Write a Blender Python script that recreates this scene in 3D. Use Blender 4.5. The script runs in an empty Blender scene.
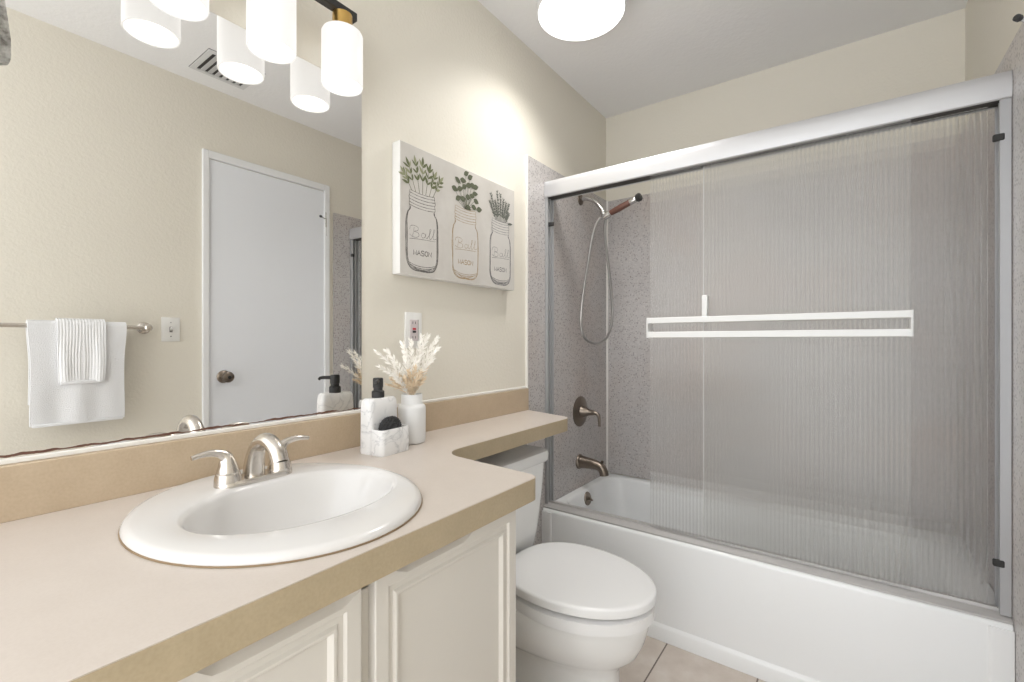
import bpy, bmesh, math, random
from mathutils import Vector, Matrix, noise

PI = math.pi
S = bpy.context.scene
COL = S.collection

# ------------------------------------------------------------------ camera
F_PX = 460.0
YAW = math.atan2(336.0, F_PX)
cam_d = bpy.data.cameras.new('camera')
cam_d.sensor_width = 36.0
cam_d.lens = F_PX / 1024.0 * 36.0
cam_d.clip_start = 0.02
cam = bpy.data.objects.new('camera', cam_d)
COL.objects.link(cam)
CAM_X, CAM_H = 1.133, 1.15
cam.location = (CAM_X, 0.0, CAM_H)
cam.rotation_euler = (PI / 2, 0, YAW)
S.camera = cam

# ------------------------------------------------------------------ world, exposure
S.view_settings.view_transform = 'Standard'
S.view_settings.look = 'None'
S.view_settings.gamma = 1.0
S.view_settings.use_curve_mapping = False
S.view_settings.exposure = 0.5
W = bpy.data.worlds.new('rear_fill')
S.world = W
W.use_nodes = True
W.node_tree.nodes['Background'].inputs[0].default_value = (0.965, 0.983, 1.0, 1)
W.node_tree.nodes['Background'].inputs[1].default_value = 2.35      # added soft fill through the open rear, no source known there
E_DOME = 1.6
LED_WATTS = 3.2


# ------------------------------------------------------------------ materials
def mat(name, base=(0.8, 0.8, 0.8), rough=0.5, metal=0.0, **kw):
    m = bpy.data.materials.new(name)
    m.use_nodes = True
    b = m.node_tree.nodes['Principled BSDF']
    b.inputs['Base Color'].default_value = (*base, 1)
    b.inputs['Roughness'].default_value = rough
    b.inputs['Metallic'].default_value = metal
    for k, v in kw.items():
        b.inputs[k.replace('_', ' ')].default_value = v
    return m


def nodes(m):
    return m.node_tree.nodes, m.node_tree.links, m.node_tree.nodes['Principled BSDF']


def coords(m, scale=None):
    n, l, b = nodes(m)
    t = n.new('ShaderNodeTexCoord')
    g = n.new('ShaderNodeNewGeometry')
    return g.outputs['Position']


def noise_tex(m, vec, scale, detail=2.0, rough=0.5):
    n, l, b = nodes(m)
    t = n.new('ShaderNodeTexNoise')
    t.inputs['Scale'].default_value = scale
    t.inputs['Detail'].default_value = detail
    t.inputs['Roughness'].default_value = rough
    l.new(vec, t.inputs['Vector'])
    return t.outputs['Fac']


def ramp(m, fac, stops, interp='LINEAR'):
    n, l, b = nodes(m)
    r = n.new('ShaderNodeValToRGB')
    r.color_ramp.interpolation = interp
    els = r.color_ramp.elements
    while len(els) < len(stops):
        els.new(0.5)
    for e, (p, c) in zip(els, stops):
        e.position = p
        e.color = (*c, 1)
    l.new(fac, r.inputs['Fac'])
    return r.outputs['Color']


def mixc(m, fac, a, bcol, mode='MIX'):
    n, l, b = nodes(m)
    x = n.new('ShaderNodeMix')
    x.data_type = 'RGBA'
    x.blend_type = mode
    for sock, v in ((x.inputs['Factor'], fac), (x.inputs['A'], a), (x.inputs['B'], bcol)):
        if hasattr(v, 'is_linked') or hasattr(v, 'node'):
            l.new(v, sock)
        elif isinstance(v, (int, float)):
            sock.default_value = v
        else:
            sock.default_value = (*v, 1)
    return x.outputs['Result']


def bump(m, height, strength=0.2, dist=0.002):
    n, l, b = nodes(m)
    x = n.new('ShaderNodeBump')
    x.inputs['Strength'].default_value = strength
    x.inputs['Distance'].default_value = dist
    l.new(height, x.inputs['Height'])
    l.new(x.outputs['Normal'], b.inputs['Normal'])


def set_base(m, sock):
    n, l, b = nodes(m)
    l.new(sock, b.inputs['Base Color'])


def mathn(m, op, a, b_=0.0, c=None):
    n, l, b = nodes(m)
    x = n.new('ShaderNodeMath')
    x.operation = op
    for i, v in enumerate((a, b_) if c is None else (a, b_, c)):
        if isinstance(v, (int, float)):
            x.inputs[i].default_value = v
        else:
            l.new(v, x.inputs[i])
    return x.outputs[0]


# wall paint: cream with orange-peel texture
M_WALL = mat('cream_wall_paint', (0.775, 0.735, 0.645), 0.55)
p = coords(M_WALL)
bump(M_WALL, noise_tex(M_WALL, p, 95, 3), 0.35, 0.004)
M_CEIL = mat('ceiling_paint', (0.88, 0.875, 0.875), 0.8)
p = coords(M_CEIL)
bump(M_CEIL, noise_tex(M_CEIL, p, 60, 3), 0.35, 0.004)
M_WHITE = mat('white_paint', (0.84, 0.845, 0.85), 0.4)
M_DOORW = mat('white_door_paint', (0.84, 0.86, 0.90), 0.4)
M_CAULK = mat('white_caulk', (0.82, 0.80, 0.76), 0.5)

# speckled grey shower panel
M_PANEL = mat('speckled_grey_panel', (0.4, 0.38, 0.37), 0.28)
p = coords(M_PANEL)
n_, l_, b_ = nodes(M_PANEL)
v1 = n_.new('ShaderNodeTexVoronoi'); v1.inputs['Scale'].default_value = 125
v2 = n_.new('ShaderNodeTexVoronoi'); v2.inputs['Scale'].default_value = 85
v3 = n_.new('ShaderNodeTexVoronoi'); v3.inputs['Scale'].default_value = 130
mp = n_.new('ShaderNodeMapping'); mp.inputs['Location'].default_value = (3.1, 1.7, 0.4)
l_.new(p, mp.inputs['Vector'])
l_.new(p, v1.inputs['Vector']); l_.new(mp.outputs[0], v2.inputs['Vector']); l_.new(mp.outputs[0], v3.inputs['Vector'])
base = ramp(M_PANEL, noise_tex(M_PANEL, p, 130, 4, 0.7), [(0.3, (0.47, 0.445, 0.435)), (0.7, (0.58, 0.555, 0.545))])
warm = ramp(M_PANEL, noise_tex(M_PANEL, p, 3.0, 3), [(0.45, (1, 1, 1)), (0.7, (1.0, 0.94, 0.90))])
base = mixc(M_PANEL, 1.0, base, warm, 'MULTIPLY')
sepA = n_.new('ShaderNodeSeparateColor'); l_.new(v1.outputs['Color'], sepA.inputs[0])
darkm = mathn(M_PANEL, 'MULTIPLY', mathn(M_PANEL, 'LESS_THAN', v1.outputs['Distance'], 0.42), mathn(M_PANEL, 'LESS_THAN', sepA.outputs[0], 0.22))
base = mixc(M_PANEL, mathn(M_PANEL, 'MULTIPLY', darkm, 0.55), base, (0.15, 0.13, 0.14))
sepB = n_.new('ShaderNodeSeparateColor'); l_.new(v2.outputs['Color'], sepB.inputs[0])
lightm = mathn(M_PANEL, 'MULTIPLY', mathn(M_PANEL, 'LESS_THAN', v2.outputs['Distance'], 0.33), mathn(M_PANEL, 'LESS_THAN', sepB.outputs[1], 0.18))
base = mixc(M_PANEL, mathn(M_PANEL, 'MULTIPLY', lightm, 0.5), base, (0.66, 0.62, 0.60))
sepC = n_.new('ShaderNodeSeparateColor'); l_.new(v3.outputs['Color'], sepC.inputs[0])
brn = mathn(M_PANEL, 'MULTIPLY', mathn(M_PANEL, 'LESS_THAN', v3.outputs['Distance'], 0.4), mathn(M_PANEL, 'LESS_THAN', sepC.outputs[2], 0.10))
base = mixc(M_PANEL, mathn(M_PANEL, 'MULTIPLY', brn, 0.6), base, (0.22, 0.16, 0.14))
set_base(M_PANEL, base)

# laminate
M_LAM = mat('laminate_top_lit_tone', (0.72, 0.64, 0.57), 0.35)  # same laminate, overhead light put into its paler colour
p = coords(M_LAM)
c = ramp(M_LAM, noise_tex(M_LAM, p, 14, 5, 0.65), [(0.3, (0.60, 0.535, 0.48)), (0.7, (0.625, 0.56, 0.505))])
c2 = ramp(M_LAM, noise_tex(M_LAM, p, 260, 2), [(0.35, (0.975, 0.97, 0.965)), (0.6, (1, 1, 1))])
set_base(M_LAM, mixc(M_LAM, 1.0, c, c2, 'MULTIPLY'))
M_EDGE = mat('laminate_edge_shade_tone', (0.6, 0.5, 0.37), 0.4)  # same laminate, shade on the front edge put into its colour
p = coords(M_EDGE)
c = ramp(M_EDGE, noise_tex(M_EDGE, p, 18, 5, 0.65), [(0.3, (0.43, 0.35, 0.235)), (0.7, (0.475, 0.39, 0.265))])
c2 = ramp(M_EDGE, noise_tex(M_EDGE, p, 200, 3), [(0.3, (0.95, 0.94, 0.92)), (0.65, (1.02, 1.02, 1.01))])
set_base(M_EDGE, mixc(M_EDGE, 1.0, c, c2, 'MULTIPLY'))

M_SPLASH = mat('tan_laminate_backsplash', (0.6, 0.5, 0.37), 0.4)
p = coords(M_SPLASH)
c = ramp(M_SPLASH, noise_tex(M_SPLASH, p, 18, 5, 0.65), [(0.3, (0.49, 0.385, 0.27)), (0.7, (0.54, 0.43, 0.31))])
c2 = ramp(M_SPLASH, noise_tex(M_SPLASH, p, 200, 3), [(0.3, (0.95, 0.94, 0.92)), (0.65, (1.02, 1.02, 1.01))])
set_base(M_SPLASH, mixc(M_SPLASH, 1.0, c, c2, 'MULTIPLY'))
M_CAB = mat('off_white_cabinet_paint', (0.67, 0.64, 0.59), 0.45)
M_CABIN = mat('cabinet_interior', (0.30, 0.24, 0.18), 0.7)
M_PORC = mat('white_porcelain', (0.84, 0.84, 0.83), 0.12)
M_SINK = mat('white_sink_porcelain', (0.72, 0.705, 0.69), 0.15)
M_TUB = mat('white_tub_enamel', (0.87, 0.88, 0.885), 0.18)
M_SEAT = mat('white_seat_plastic', (0.87, 0.87, 0.87), 0.25)
M_NICKEL = mat('brushed_nickel', (0.66, 0.62, 0.57), 0.27, 1.0)
M_BRONZE = mat('oiled_bronze', (0.25, 0.21, 0.175), 0.33, 1.0)
M_CHROME = mat('chrome', (0.60, 0.59, 0.58), 0.15, 1.0)
M_ALU = mat('satin_aluminium', (0.60, 0.60, 0.61), 0.42, 0.5)
M_JAMB = mat('grey_aluminium_jamb', (0.47, 0.475, 0.485), 0.42, 0.5)
M_ALUW = mat('white_enamelled_aluminium', (0.80, 0.80, 0.79), 0.3)
M_TRACK = mat('dull_aluminium_track', (0.55, 0.535, 0.525), 0.5, 0.35)
M_DARK = mat('dark_recess', (0.06, 0.055, 0.05), 0.7)
M_RUBBER = mat('black_rubber', (0.03, 0.03, 0.03), 0.6)
M_BLACK = mat('matte_black_metal', (0.018, 0.017, 0.016), 0.35, 0.0)
M_GOLD = mat('brushed_brass', (0.62, 0.40, 0.13), 0.28, 1.0)
M_WOOD = mat('copper_brown_grip', (0.17, 0.075, 0.055), 0.4)
M_CERAMIC = mat('white_matte_ceramic', (0.78, 0.78, 0.775), 0.4)
M_TOWEL = mat('white_terry', (0.91, 0.915, 0.93), 0.95)
p = coords(M_TOWEL)
bump(M_TOWEL, noise_tex(M_TOWEL, p, 420, 2), 0.9, 0.004)
M_TOWELR = mat('white_ribbed_terry', (0.91, 0.915, 0.93), 0.95)
p = coords(M_TOWELR)
bump(M_TOWELR, noise_tex(M_TOWELR, p, 420, 2), 0.6, 0.003)
M_PLATE = mat('white_switch_plate', (0.82, 0.81, 0.78), 0.35)
M_RED = mat('red_button', (0.5, 0.04, 0.06), 0.4)
M_PINK = mat('pale_receptacle_face', (0.62, 0.55, 0.55), 0.4)
M_VENT = mat('vent_enamel', (0.68, 0.68, 0.68), 0.5)
M_CANVAS = mat('canvas_greige', (0.66, 0.635, 0.60), 0.8)
p = coords(M_CANVAS)
set_base(M_CANVAS, ramp(M_CANVAS, noise_tex(M_CANVAS, p, 9, 5, 0.6), [(0.3, (0.55, 0.52, 0.48)), (0.7, (0.615, 0.59, 0.55))]))
M_CANVEDGE = mat('canvas_white_edge', (0.80, 0.79, 0.77), 0.8)
M_INK = mat('charcoal_ink', (0.17, 0.16, 0.15), 0.9)
M_INKT = mat('tan_ink', (0.42, 0.31, 0.19), 0.9)
M_INKB = mat('slate_ink', (0.21, 0.205, 0.21), 0.9)
M_JARFILL = mat('pale_jar_wash', (0.60, 0.575, 0.54), 0.85)
M_LEAFG = mat('olive_green_leaf_print', (0.15, 0.165, 0.085), 0.9)
M_LEAFL = mat('light_green_leaf_print', (0.31, 0.32, 0.20), 0.9)
M_LEAFD = mat('dark_green_leaf_print', (0.11, 0.12, 0.075), 0.9)
M_LEAFS = mat('grey_lavender_print', (0.14, 0.145, 0.125), 0.9)
M_PAMPAS = mat('cream_pampas', (0.97, 0.94, 0.88), 0.9)
M_PAMPAST = mat('tan_pampas', (0.84, 0.70, 0.52), 0.9)
M_STEMD = mat('dry_stem', (0.55, 0.42, 0.26), 0.8)
M_PEWTER = mat('tarnished_metal', (0.35, 0.34, 0.32), 0.35, 0.9)
p = coords(M_PEWTER)
set_base(M_PEWTER, ramp(M_PEWTER, noise_tex(M_PEWTER, p, 35, 4, 0.7), [(0.35, (0.12, 0.11, 0.10)), (0.65, (0.62, 0.62, 0.60))]))

# veined marble resin
M_MARBLE = mat('white_marble_resin', (0.8, 0.8, 0.8), 0.3)
p = coords(M_MARBLE)
n_, l_, b_ = nodes(M_MARBLE)
nt = n_.new('ShaderNodeTexNoise'); nt.inputs['Scale'].default_value = 16; nt.inputs['Detail'].default_value = 5
nt.inputs['Distortion'].default_value = 1.2
l_.new(p, nt.inputs['Vector'])
vein = mathn(M_MARBLE, 'ABSOLUTE', mathn(M_MARBLE, 'SUBTRACT', nt.outputs['Fac'], 0.47))
set_base(M_MARBLE, ramp(M_MARBLE, vein, [(0.0, (0.58, 0.58, 0.585)), (0.014, (0.73, 0.73, 0.73)), (0.06, (0.82, 0.815, 0.81))]))

# floor tiles
M_TILE = mat('beige_floor_tile', (0.5, 0.44, 0.38), 0.35)
p = coords(M_TILE)
n_, l_, b_ = nodes(M_TILE)
sx = n_.new('ShaderNodeSeparateXYZ'); l_.new(p, sx.inputs[0])
T = 0.307
def gridline(out, off):
    q = mathn(M_TILE, 'DIVIDE', mathn(M_TILE, 'SUBTRACT', out, off), T)
    fr = mathn(M_TILE, 'SUBTRACT', q, mathn(M_TILE, 'FLOOR', q))
    d = mathn(M_TILE, 'MINIMUM', fr, mathn(M_TILE, 'SUBTRACT', 1.0, fr))
    return mathn(M_TILE, 'LESS_THAN', mathn(M_TILE, 'MULTIPLY', d, T), 0.0026)
gl = mathn(M_TILE, 'MAXIMUM', gridline(sx.outputs[0], 0.578), gridline(sx.outputs[1], 1.765))
tc = ramp(M_TILE, noise_tex(M_TILE, p, 9, 6, 0.6), [(0.3, (0.53, 0.46, 0.40)), (0.52, (0.60, 0.53, 0.47)), (0.7, (0.66, 0.60, 0.545))])
set_base(M_TILE, mixc(M_TILE, gl, tc, (0.16, 0.13, 0.11)))
bump(M_TILE, mathn(M_TILE, 'SUBTRACT', 1.0, gl), 0.4, 0.002)

# silvered mirror with a corroded lower edge
M_MIRROR = mat('mirror_silver', (0.85, 0.845, 0.83), 0.0, 1.0)
p = coords(M_MIRROR)
n_, l_, b_ = nodes(M_MIRROR)
sx = n_.new('ShaderNodeSeparateXYZ'); l_.new(p, sx.inputs[0])
mp = n_.new('ShaderNodeMapping'); mp.inputs['Scale'].default_value = (0, 1, 0)
l_.new(p, mp.inputs['Vector'])
edge = noise_tex(M_MIRROR, mp.outputs[0], 34, 4, 0.65)
h = mathn(M_MIRROR, 'SUBTRACT', sx.outputs[2], mathn(M_MIRROR, 'MULTIPLY_ADD', edge, 0.007, 0.9535))
hi = noise_tex(M_MIRROR, mp.outputs[0], 11, 3, 0.6)
band = mathn(M_MIRROR, 'MULTIPLY', mathn(M_MIRROR, 'GREATER_THAN', h, 0.0),
             mathn(M_MIRROR, 'LESS_THAN', h, mathn(M_MIRROR, 'MAXIMUM', mathn(M_MIRROR, 'MULTIPLY_ADD', hi, 0.018, -0.0052), 0.0)))
set_base(M_MIRROR, mixc(M_MIRROR, band, (0.85, 0.845, 0.83), (0.13, 0.06, 0.04)))
inv = mathn(M_MIRROR, 'SUBTRACT', 1.0, band)
l_.new(inv, b_.inputs['Metallic'])
l_.new(mathn(M_MIRROR, 'MULTIPLY', band, 0.6), b_.inputs['Roughness'])


def emit(name, color, strength, base=(0.9, 0.9, 0.9)):
    m = mat(name, base, 0.35)
    b = m.node_tree.nodes['Principled BSDF']
    b.inputs['Emission Color'].default_value = (*color, 1)
    b.inputs['Emission Strength'].default_value = strength
    return m


M_SHADE = emit('lit_opal_glass', (1.0, 0.97, 0.93), 0.58, (0.22, 0.22, 0.22))
M_SHADEIN = emit('lit_shade_mouth', (1.0, 0.975, 0.94), 1.2, (0.5, 0.5, 0.5))
M_DOME = emit('lit_led_diffuser', (1.0, 0.98, 0.95), E_DOME)

# reeded shower glass: clear glass with a share that goes straight through
M_GLASS = bpy.data.materials.new('reeded_glass')
M_GLASS.use_nodes = True
nt_ = M_GLASS.node_tree
nt_.nodes.clear()
out = nt_.nodes.new('ShaderNodeOutputMaterial')
def gn(kind, **kw):
    x = nt_.nodes.new(kind)
    for k, v in kw.items():
        x.inputs[k].default_value = v
    return x
def gmix(f, a, b):
    x = nt_.nodes.new('ShaderNodeMixShader')
    if isinstance(f, float):
        x.inputs[0].default_value = f
    else:
        nt_.links.new(f, x.inputs[0])
    nt_.links.new(a, x.inputs[1]); nt_.links.new(b, x.inputs[2])
    return x.outputs[0]
geo = nt_.nodes.new('ShaderNodeNewGeometry')
sep = nt_.nodes.new('ShaderNodeSeparateXYZ')
nt_.links.new(geo.outputs['True Normal'], sep.inputs[0])
slope = nt_.nodes.new('ShaderNodeMath'); slope.operation = 'ABSOLUTE'
nt_.links.new(sep.outputs[0], slope.inputs[0])
steep = nt_.nodes.new('ShaderNodeMapRange')          # rib flanks: light streaks painted in as darker, milkier tint
for k, v in (('From Min', 0.10), ('From Max', 0.45), ('To Min', 0.0), ('To Max', 1.0)):
    steep.inputs[k].default_value = v
nt_.links.new(slope.outputs[0], steep.inputs['Value'])
tint = nt_.nodes.new('ShaderNodeMix'); tint.data_type = 'RGBA'
tint.inputs['A'].default_value = (0.99, 0.99, 0.985, 1)
tint.inputs['B'].default_value = (0.95, 0.95, 0.945, 1)
nt_.links.new(steep.outputs[0], tint.inputs['Factor'])
mfac = nt_.nodes.new('ShaderNodeMapRange')
mfac.inputs['To Min'].default_value = 0.012
mfac.inputs['To Max'].default_value = 0.16
nt_.links.new(steep.outputs[0], mfac.inputs['Value'])
clear = gn('ShaderNodeBsdfTransparent')
nt_.links.new(tint.outputs['Result'], clear.inputs[0])
bend = gn('ShaderNodeBsdfRefraction', Color=(0.985, 0.985, 0.98, 1), IOR=1.20, Roughness=0.0)
milk = gn('ShaderNodeBsdfTranslucent', Color=(0.88, 0.88, 0.87, 1))
milk2 = gn('ShaderNodeBsdfDiffuse', Color=(0.88, 0.88, 0.87, 1))
shine = gn('ShaderNodeBsdfGlossy', Color=(1, 1, 1, 1), Roughness=0.03)
fre = gn('ShaderNodeFresnel', IOR=1.25)
body = gmix(0.55, clear.outputs[0], bend.outputs[0])
body = gmix(mfac.outputs[0], body, gmix(0.5, milk.outputs[0], milk2.outputs[0]))
nt_.links.new(gmix(fre.outputs[0], body, shine.outputs[0]), out.inputs[0])


# ------------------------------------------------------------------ mesh helpers
def box(bm, x0, x1, y0, y1, z0, z1, bev=0.0, seg=2):
    r = bmesh.ops.create_cube(bm, size=1.0)
    vs = r['verts']
    for v in vs:
        v.co.x = x0 + (v.co.x + 0.5) * (x1 - x0)
        v.co.y = y0 + (v.co.y + 0.5) * (y1 - y0)
        v.co.z = z0 + (v.co.z + 0.5) * (z1 - z0)
    if bev > 0:
        es = list({e for v in vs for e in v.link_edges})
        bmesh.ops.bevel(bm, geom=es, offset=bev, segments=seg, affect='EDGES', profile=0.5)
    return bm


def loft(bm, rings, cap0=True, cap1=True, closed=True):
    R = [[bm.verts.new(c) for c in ring] for ring in rings]
    n = len(R[0])
    for a, b in zip(R[:-1], R[1:]):
        for i in range(n if closed else n - 1):
            j = (i + 1) % n
            try:
                bm.faces.new((a[i], a[j], b[j], b[i]))
            except ValueError:
                pass
    if cap0:
        bm.faces.new(list(reversed(R[0])))
    if cap1:
        bm.faces.new(R[-1])
    return R


def frame_of(d):
    d = Vector(d).normalized()
    up = Vector((0, 0, 1)) if abs(d.z) < 0.95 else Vector((1, 0, 0))
    a = up.cross(d).normalized()
    return d, a, d.cross(a).normalized()


def lathe(bm, prof, loc=(0, 0, 0), axis=(0, 0, 1), seg=32, cap0=True, cap1=True):
    d, a, b = frame_of(axis)
    loc = Vector(loc)
    rings = []
    for r, h in prof:
        r = max(r, 1e-5)
        rings.append([loc + d * h + (a * math.cos(2 * PI * i / seg) + b * math.sin(2 * PI * i / seg)) * r for i in range(seg)])
    loft(bm, rings, cap0, cap1)
    return bm


def tube(bm, pts, rad, seg=12, cap=True, flat=None):
    pts = [Vector(q) for q in pts]
    n = len(pts)
    if not isinstance(rad, (list, tuple)):
        rad = [rad] * n
    tang = []
    for i in range(n):
        t = pts[min(i + 1, n - 1)] - pts[max(i - 1, 0)]
        tang.append(t.normalized())
    d, a, b = frame_of(tang[0])
    rings = []
    for i in range(n):
        t = tang[i]
        a = (a - t * a.dot(t)).normalized()
        b = t.cross(a)
        fx = flat if flat else 1.0
        rings.append([pts[i] + (a * math.cos(2 * PI * k / seg) + b * math.sin(2 * PI * k / seg) * fx) * rad[i] for k in range(seg)])
    loft(bm, rings, cap, cap)
    return bm


def spline(ctrl, n=8):
    """Catmull-Rom through control points"""
    P = [Vector(c) for c in ctrl]
    P = [P[0] * 2 - P[1]] + P + [P[-1] * 2 - P[-2]]
    o = []
    for i in range(1, len(P) - 2):
        for k in range(n):
            t = k / n
            a, b, c, d = P[i - 1], P[i], P[i + 1], P[i + 2]
            o.append(0.5 * ((2 * b) + (c - a) * t + (2 * a - 5 * b + 4 * c - d) * t * t + (3 * b - a - 3 * c + d) * t ** 3))
    o.append(P[-2])
    return o


def prism(bm, poly, z0, z1, bev=0.0):
    lo = [bm.verts.new((x, y, z0)) for x, y in poly]
    hi = [bm.verts.new((x, y, z1)) for x, y in poly]
    n = len(poly)
    side = []
    for i in range(n):
        j = (i + 1) % n
        side.append(bm.faces.new((lo[i], lo[j], hi[j], hi[i])))
    bot = bm.faces.new(list(reversed(lo)))
    top = bm.faces.new(hi)
    return top, bot, side


def rrect(cx, cy, hx, hy, r, z, k=8):
    o = []
    for (sx_, sy_, a0) in ((1, 1, 0), (-1, 1, 90), (-1, -1, 180), (1, -1, 270)):
        for i in range(k + 1):
            a = math.radians(a0 + 90.0 * i / k)
            o.append((cx + sx_ * (hx - r) + r * math.cos(a), cy + sy_ * (hy - r) + r * math.sin(a), z))
    return o


def arc_corner(p, a, b, r, k=6):
    """round the corner p between directions to a and b (2-D)"""
    p, a, b = Vector(p), Vector(a), Vector(b)
    u, v = (a - p).normalized(), (b - p).normalized()
    ang = u.angle(v)
    d = r / math.tan(ang / 2)
    c = p + (u + v).normalized() * (r / math.sin(ang / 2))
    s, e = p + u * d - c, p + v * d - c
    o = []
    for i in range(k + 1):
        t = i / k
        q = (s * (1 - t) + e * t).normalized() * r
        o.append(tuple(c + q))
    return o


ROOT = {}


def thing(name, label, cat, loc=(0, 0, 0), rotz=0.0, group=None):
    o = bpy.data.objects.new(name, None)
    o.empty_display_size = 0.05
    COL.objects.link(o)
    o.location = loc
    o.rotation_euler = (0, 0, rotz)
    ROOT[o] = Vector(loc)
    return tag(o, label, cat, group)


def tag(o, label, cat, group=None):
    o['label'] = label
    o['category'] = cat
    if group:
        o['group'] = group
    return o


def obj(name, bm, m, parent=None, smooth=38, local=False, label=None, loc=None):
    bmesh.ops.recalc_face_normals(bm, faces=bm.faces[:])
    off = Vector((0, 0, 0))
    if parent is not None:
        off = ROOT[parent]
    elif loc is not None:
        off = Vector(loc)
    if not local and off.length > 0:
        bmesh.ops.translate(bm, verts=bm.verts[:], vec=-off)
    me = bpy.data.meshes.new(name)
    bm.to_mesh(me)
    bm.free()
    me.materials.append(m)
    if smooth is not None:
        me.polygons.foreach_set('use_smooth', [True] * len(me.polygons))
        me.set_sharp_from_angle(angle=math.radians(smooth))
    o = bpy.data.objects.new(name, me)
    COL.objects.link(o)
    if parent is not None:
        o.parent = parent
        ROOT[o] = off
    else:
        if loc is not None:
            o.location = loc
        ROOT[o] = off
    if label:
        o['label'] = label
    return o


def struct(name, bm, m, smooth=None, parent=None):
    o = obj(name, bm, m, parent, smooth)
    if parent is None:
        o['kind'] = 'structure'
    return o


def B():
    return bmesh.new()


# ------------------------------------------------------------------ room shell
XR = 1.500           # right wall
YB = 2.475           # wall behind the tub
Y0 = -0.75           # open side behind the camera (rear wall left out, fill enters here)
ZC = 2.44
struct('floor', box(B(), -0.1, XR + 0.1, Y0, YB + 0.1, -0.05, 0.0), M_TILE)
struct('ceiling', box(B(), -0.1, XR + 0.1, Y0, YB + 0.1, ZC, ZC + 0.05), M_CEIL)
struct('wall_left', box(B(), -0.1, 0.0, Y0, YB, 0.0, ZC), M_WALL)
struct('wall_right', box(B(), XR, XR + 0.1, Y0, YB, 0.0, ZC), M_WALL)
struct('wall_back', box(B(), -0.1, XR + 0.1, YB, YB + 0.1, 0.0, ZC), M_WALL)

PZ = 1.958           # top of the shower panels
PT = 0.010
struct('trim_1', box(B(), 0.0, PT, 1.655, YB, 0.0, PZ, 0.001, 1), M_PANEL)
struct('trim_2', box(B(), PT, XR - PT, YB - PT, YB, 0.395, PZ - 0.004, 0.001, 1), M_PANEL)
struct('trim_3', box(B(), XR - PT, XR, 1.676, YB, 0.0, PZ, 0.001, 1), M_PANEL)
struct('trim_4', box(B(), 0.0, PT + 0.001, 1.648, 1.656, 0.0, PZ + 0.002, 0.001, 1), M_CAULK)     # pale caulk down the panel edge
bm = B()
tube(bm, [(PT + 0.002, YB - PT - 0.002, 0.395), (PT + 0.002, YB - PT - 0.002, PZ - 0.004)], 0.007, 8)
struct('trim_5', bm, M_CAULK)                                                                        # corner caulk line
struct('trim_6', box(B(), 0.0, 0.008, Y0 + 0.02, 1.648, 0.9445, 0.9545, 0.002, 1), M_CAULK)          # caulk over the backsplash
# ------------------------------------------------------------------ door seen in the mirror, with casing
bm = B()
box(bm, XR - 0.006, XR + 0.03, 0.977, 1.612, 0.008, 2.074, 0.002, 1)
door = struct('door_1', bm, M_DOORW)
bm = B()
lathe(bm, [(0.033, 0), (0.033, 0.004), (0.028, 0.008), (0.012, 0.012), (0.011, 0.03), (0.018, 0.036), (0.027, 0.044), (0.029, 0.054),
           (0.026, 0.063), (0.016, 0.068), (0.0, 0.069)], (XR - 0.006, 1.045, 0.965), (-1, 0, 0), 28)
knob = obj('door_knob', bm, M_BRONZE, door)
bm = B()
lathe(bm, [(0.008, 0), (0.008, 0.002), (0.003, 0.003), (0.0, 0.003)], (XR - 0.0745, 1.045, 0.965), (-1, 0, 0), 14)
obj('key_button', bm, M_RUBBER, knob)
for z in (0.25, 1.90):
    bm = B()
    lathe(bm, [(0.006, -0.045), (0.006, 0.045)], (XR - 0.012, 1.618, z), (0, 0, 1), 10)
    obj('hinge', bm, M_CHROME, door)
def casing(y0, y1, z1):
    bm = B()
    box(bm, XR - 0.017, XR, y0, y0 + 0.030, 0.0, z1, 0.004)
    box(bm, XR - 0.017, XR, y1 - 0.034, y1, 0.0, z1, 0.004)
    box(bm, XR - 0.017, XR, y0 + 0.028, y1 - 0.032, z1 - 0.040, z1, 0.004)
    return bm
struct('trim_7', casing(0.946, 1.645, 2.116), M_WHITE)
st = thing('door_stop', 'small hinge pin door stop at top hinge of the white door', 'door stop', (XR - 0.02, 1.62, 1.90))
bm = B()
tube(bm, [(XR - 0.012, 1.618, 1.905), (XR - 0.018, 1.605, 1.905), (XR - 0.043, 1.570, 1.905)], 0.0042, 8)
tube(bm, [(XR - 0.012, 1.622, 1.91), (XR - 0.012, 1.622, 1.80)], 0.0055, 8)
obj('arm', bm, M_CHROME, st)
bm = B()
lathe(bm, [(0.006, 0), (0.0075, 0.004), (0.0075, 0.014), (0.004, 0.018)], (XR - 0.041, 1.573, 1.905), (-0.58, -0.81, 0), 12)
obj('bumper', bm, M_RUBBER, st)

# ------------------------------------------------------------------ vanity cabinet
vc = thing('vanity_cabinet', 'off white vanity cabinet with two raised panel doors under the sink counter', 'cabinet', (0.28, 0.1, 0))
CX = 0.546
CY1 = 0.812
bm = B()
box(bm, 0.003, CX - 0.02, -0.60, CY1, 0.09, 0.70)
box(bm, 0.003, CX - 0.06, -0.60, CY1, 0.001, 0.09)
box(bm, CX - 0.02, CX - 0.002, CY1 - 0.02, CY1, 0.001, 0.802)
obj('carcass', bm, M_CAB, vc)
bm = B()
for y0, y1 in ((-0.60, -0.40), (0.008, 0.042), (0.404, 0.444), (CY1 - 0.024, CY1 + 0.001)):
    box(bm, CX - 0.018, CX, y0, y1, 0.09, 0.802, 0.0008, 1)
box(bm, CX - 0.018, CX, -0.40, CY1 - 0.024, 0.778, 0.802)
box(bm, CX - 0.018, CX, -0.40, CY1 - 0.024, 0.09, 0.13)
obj('face_frame', bm, M_CAB, vc)


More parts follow.
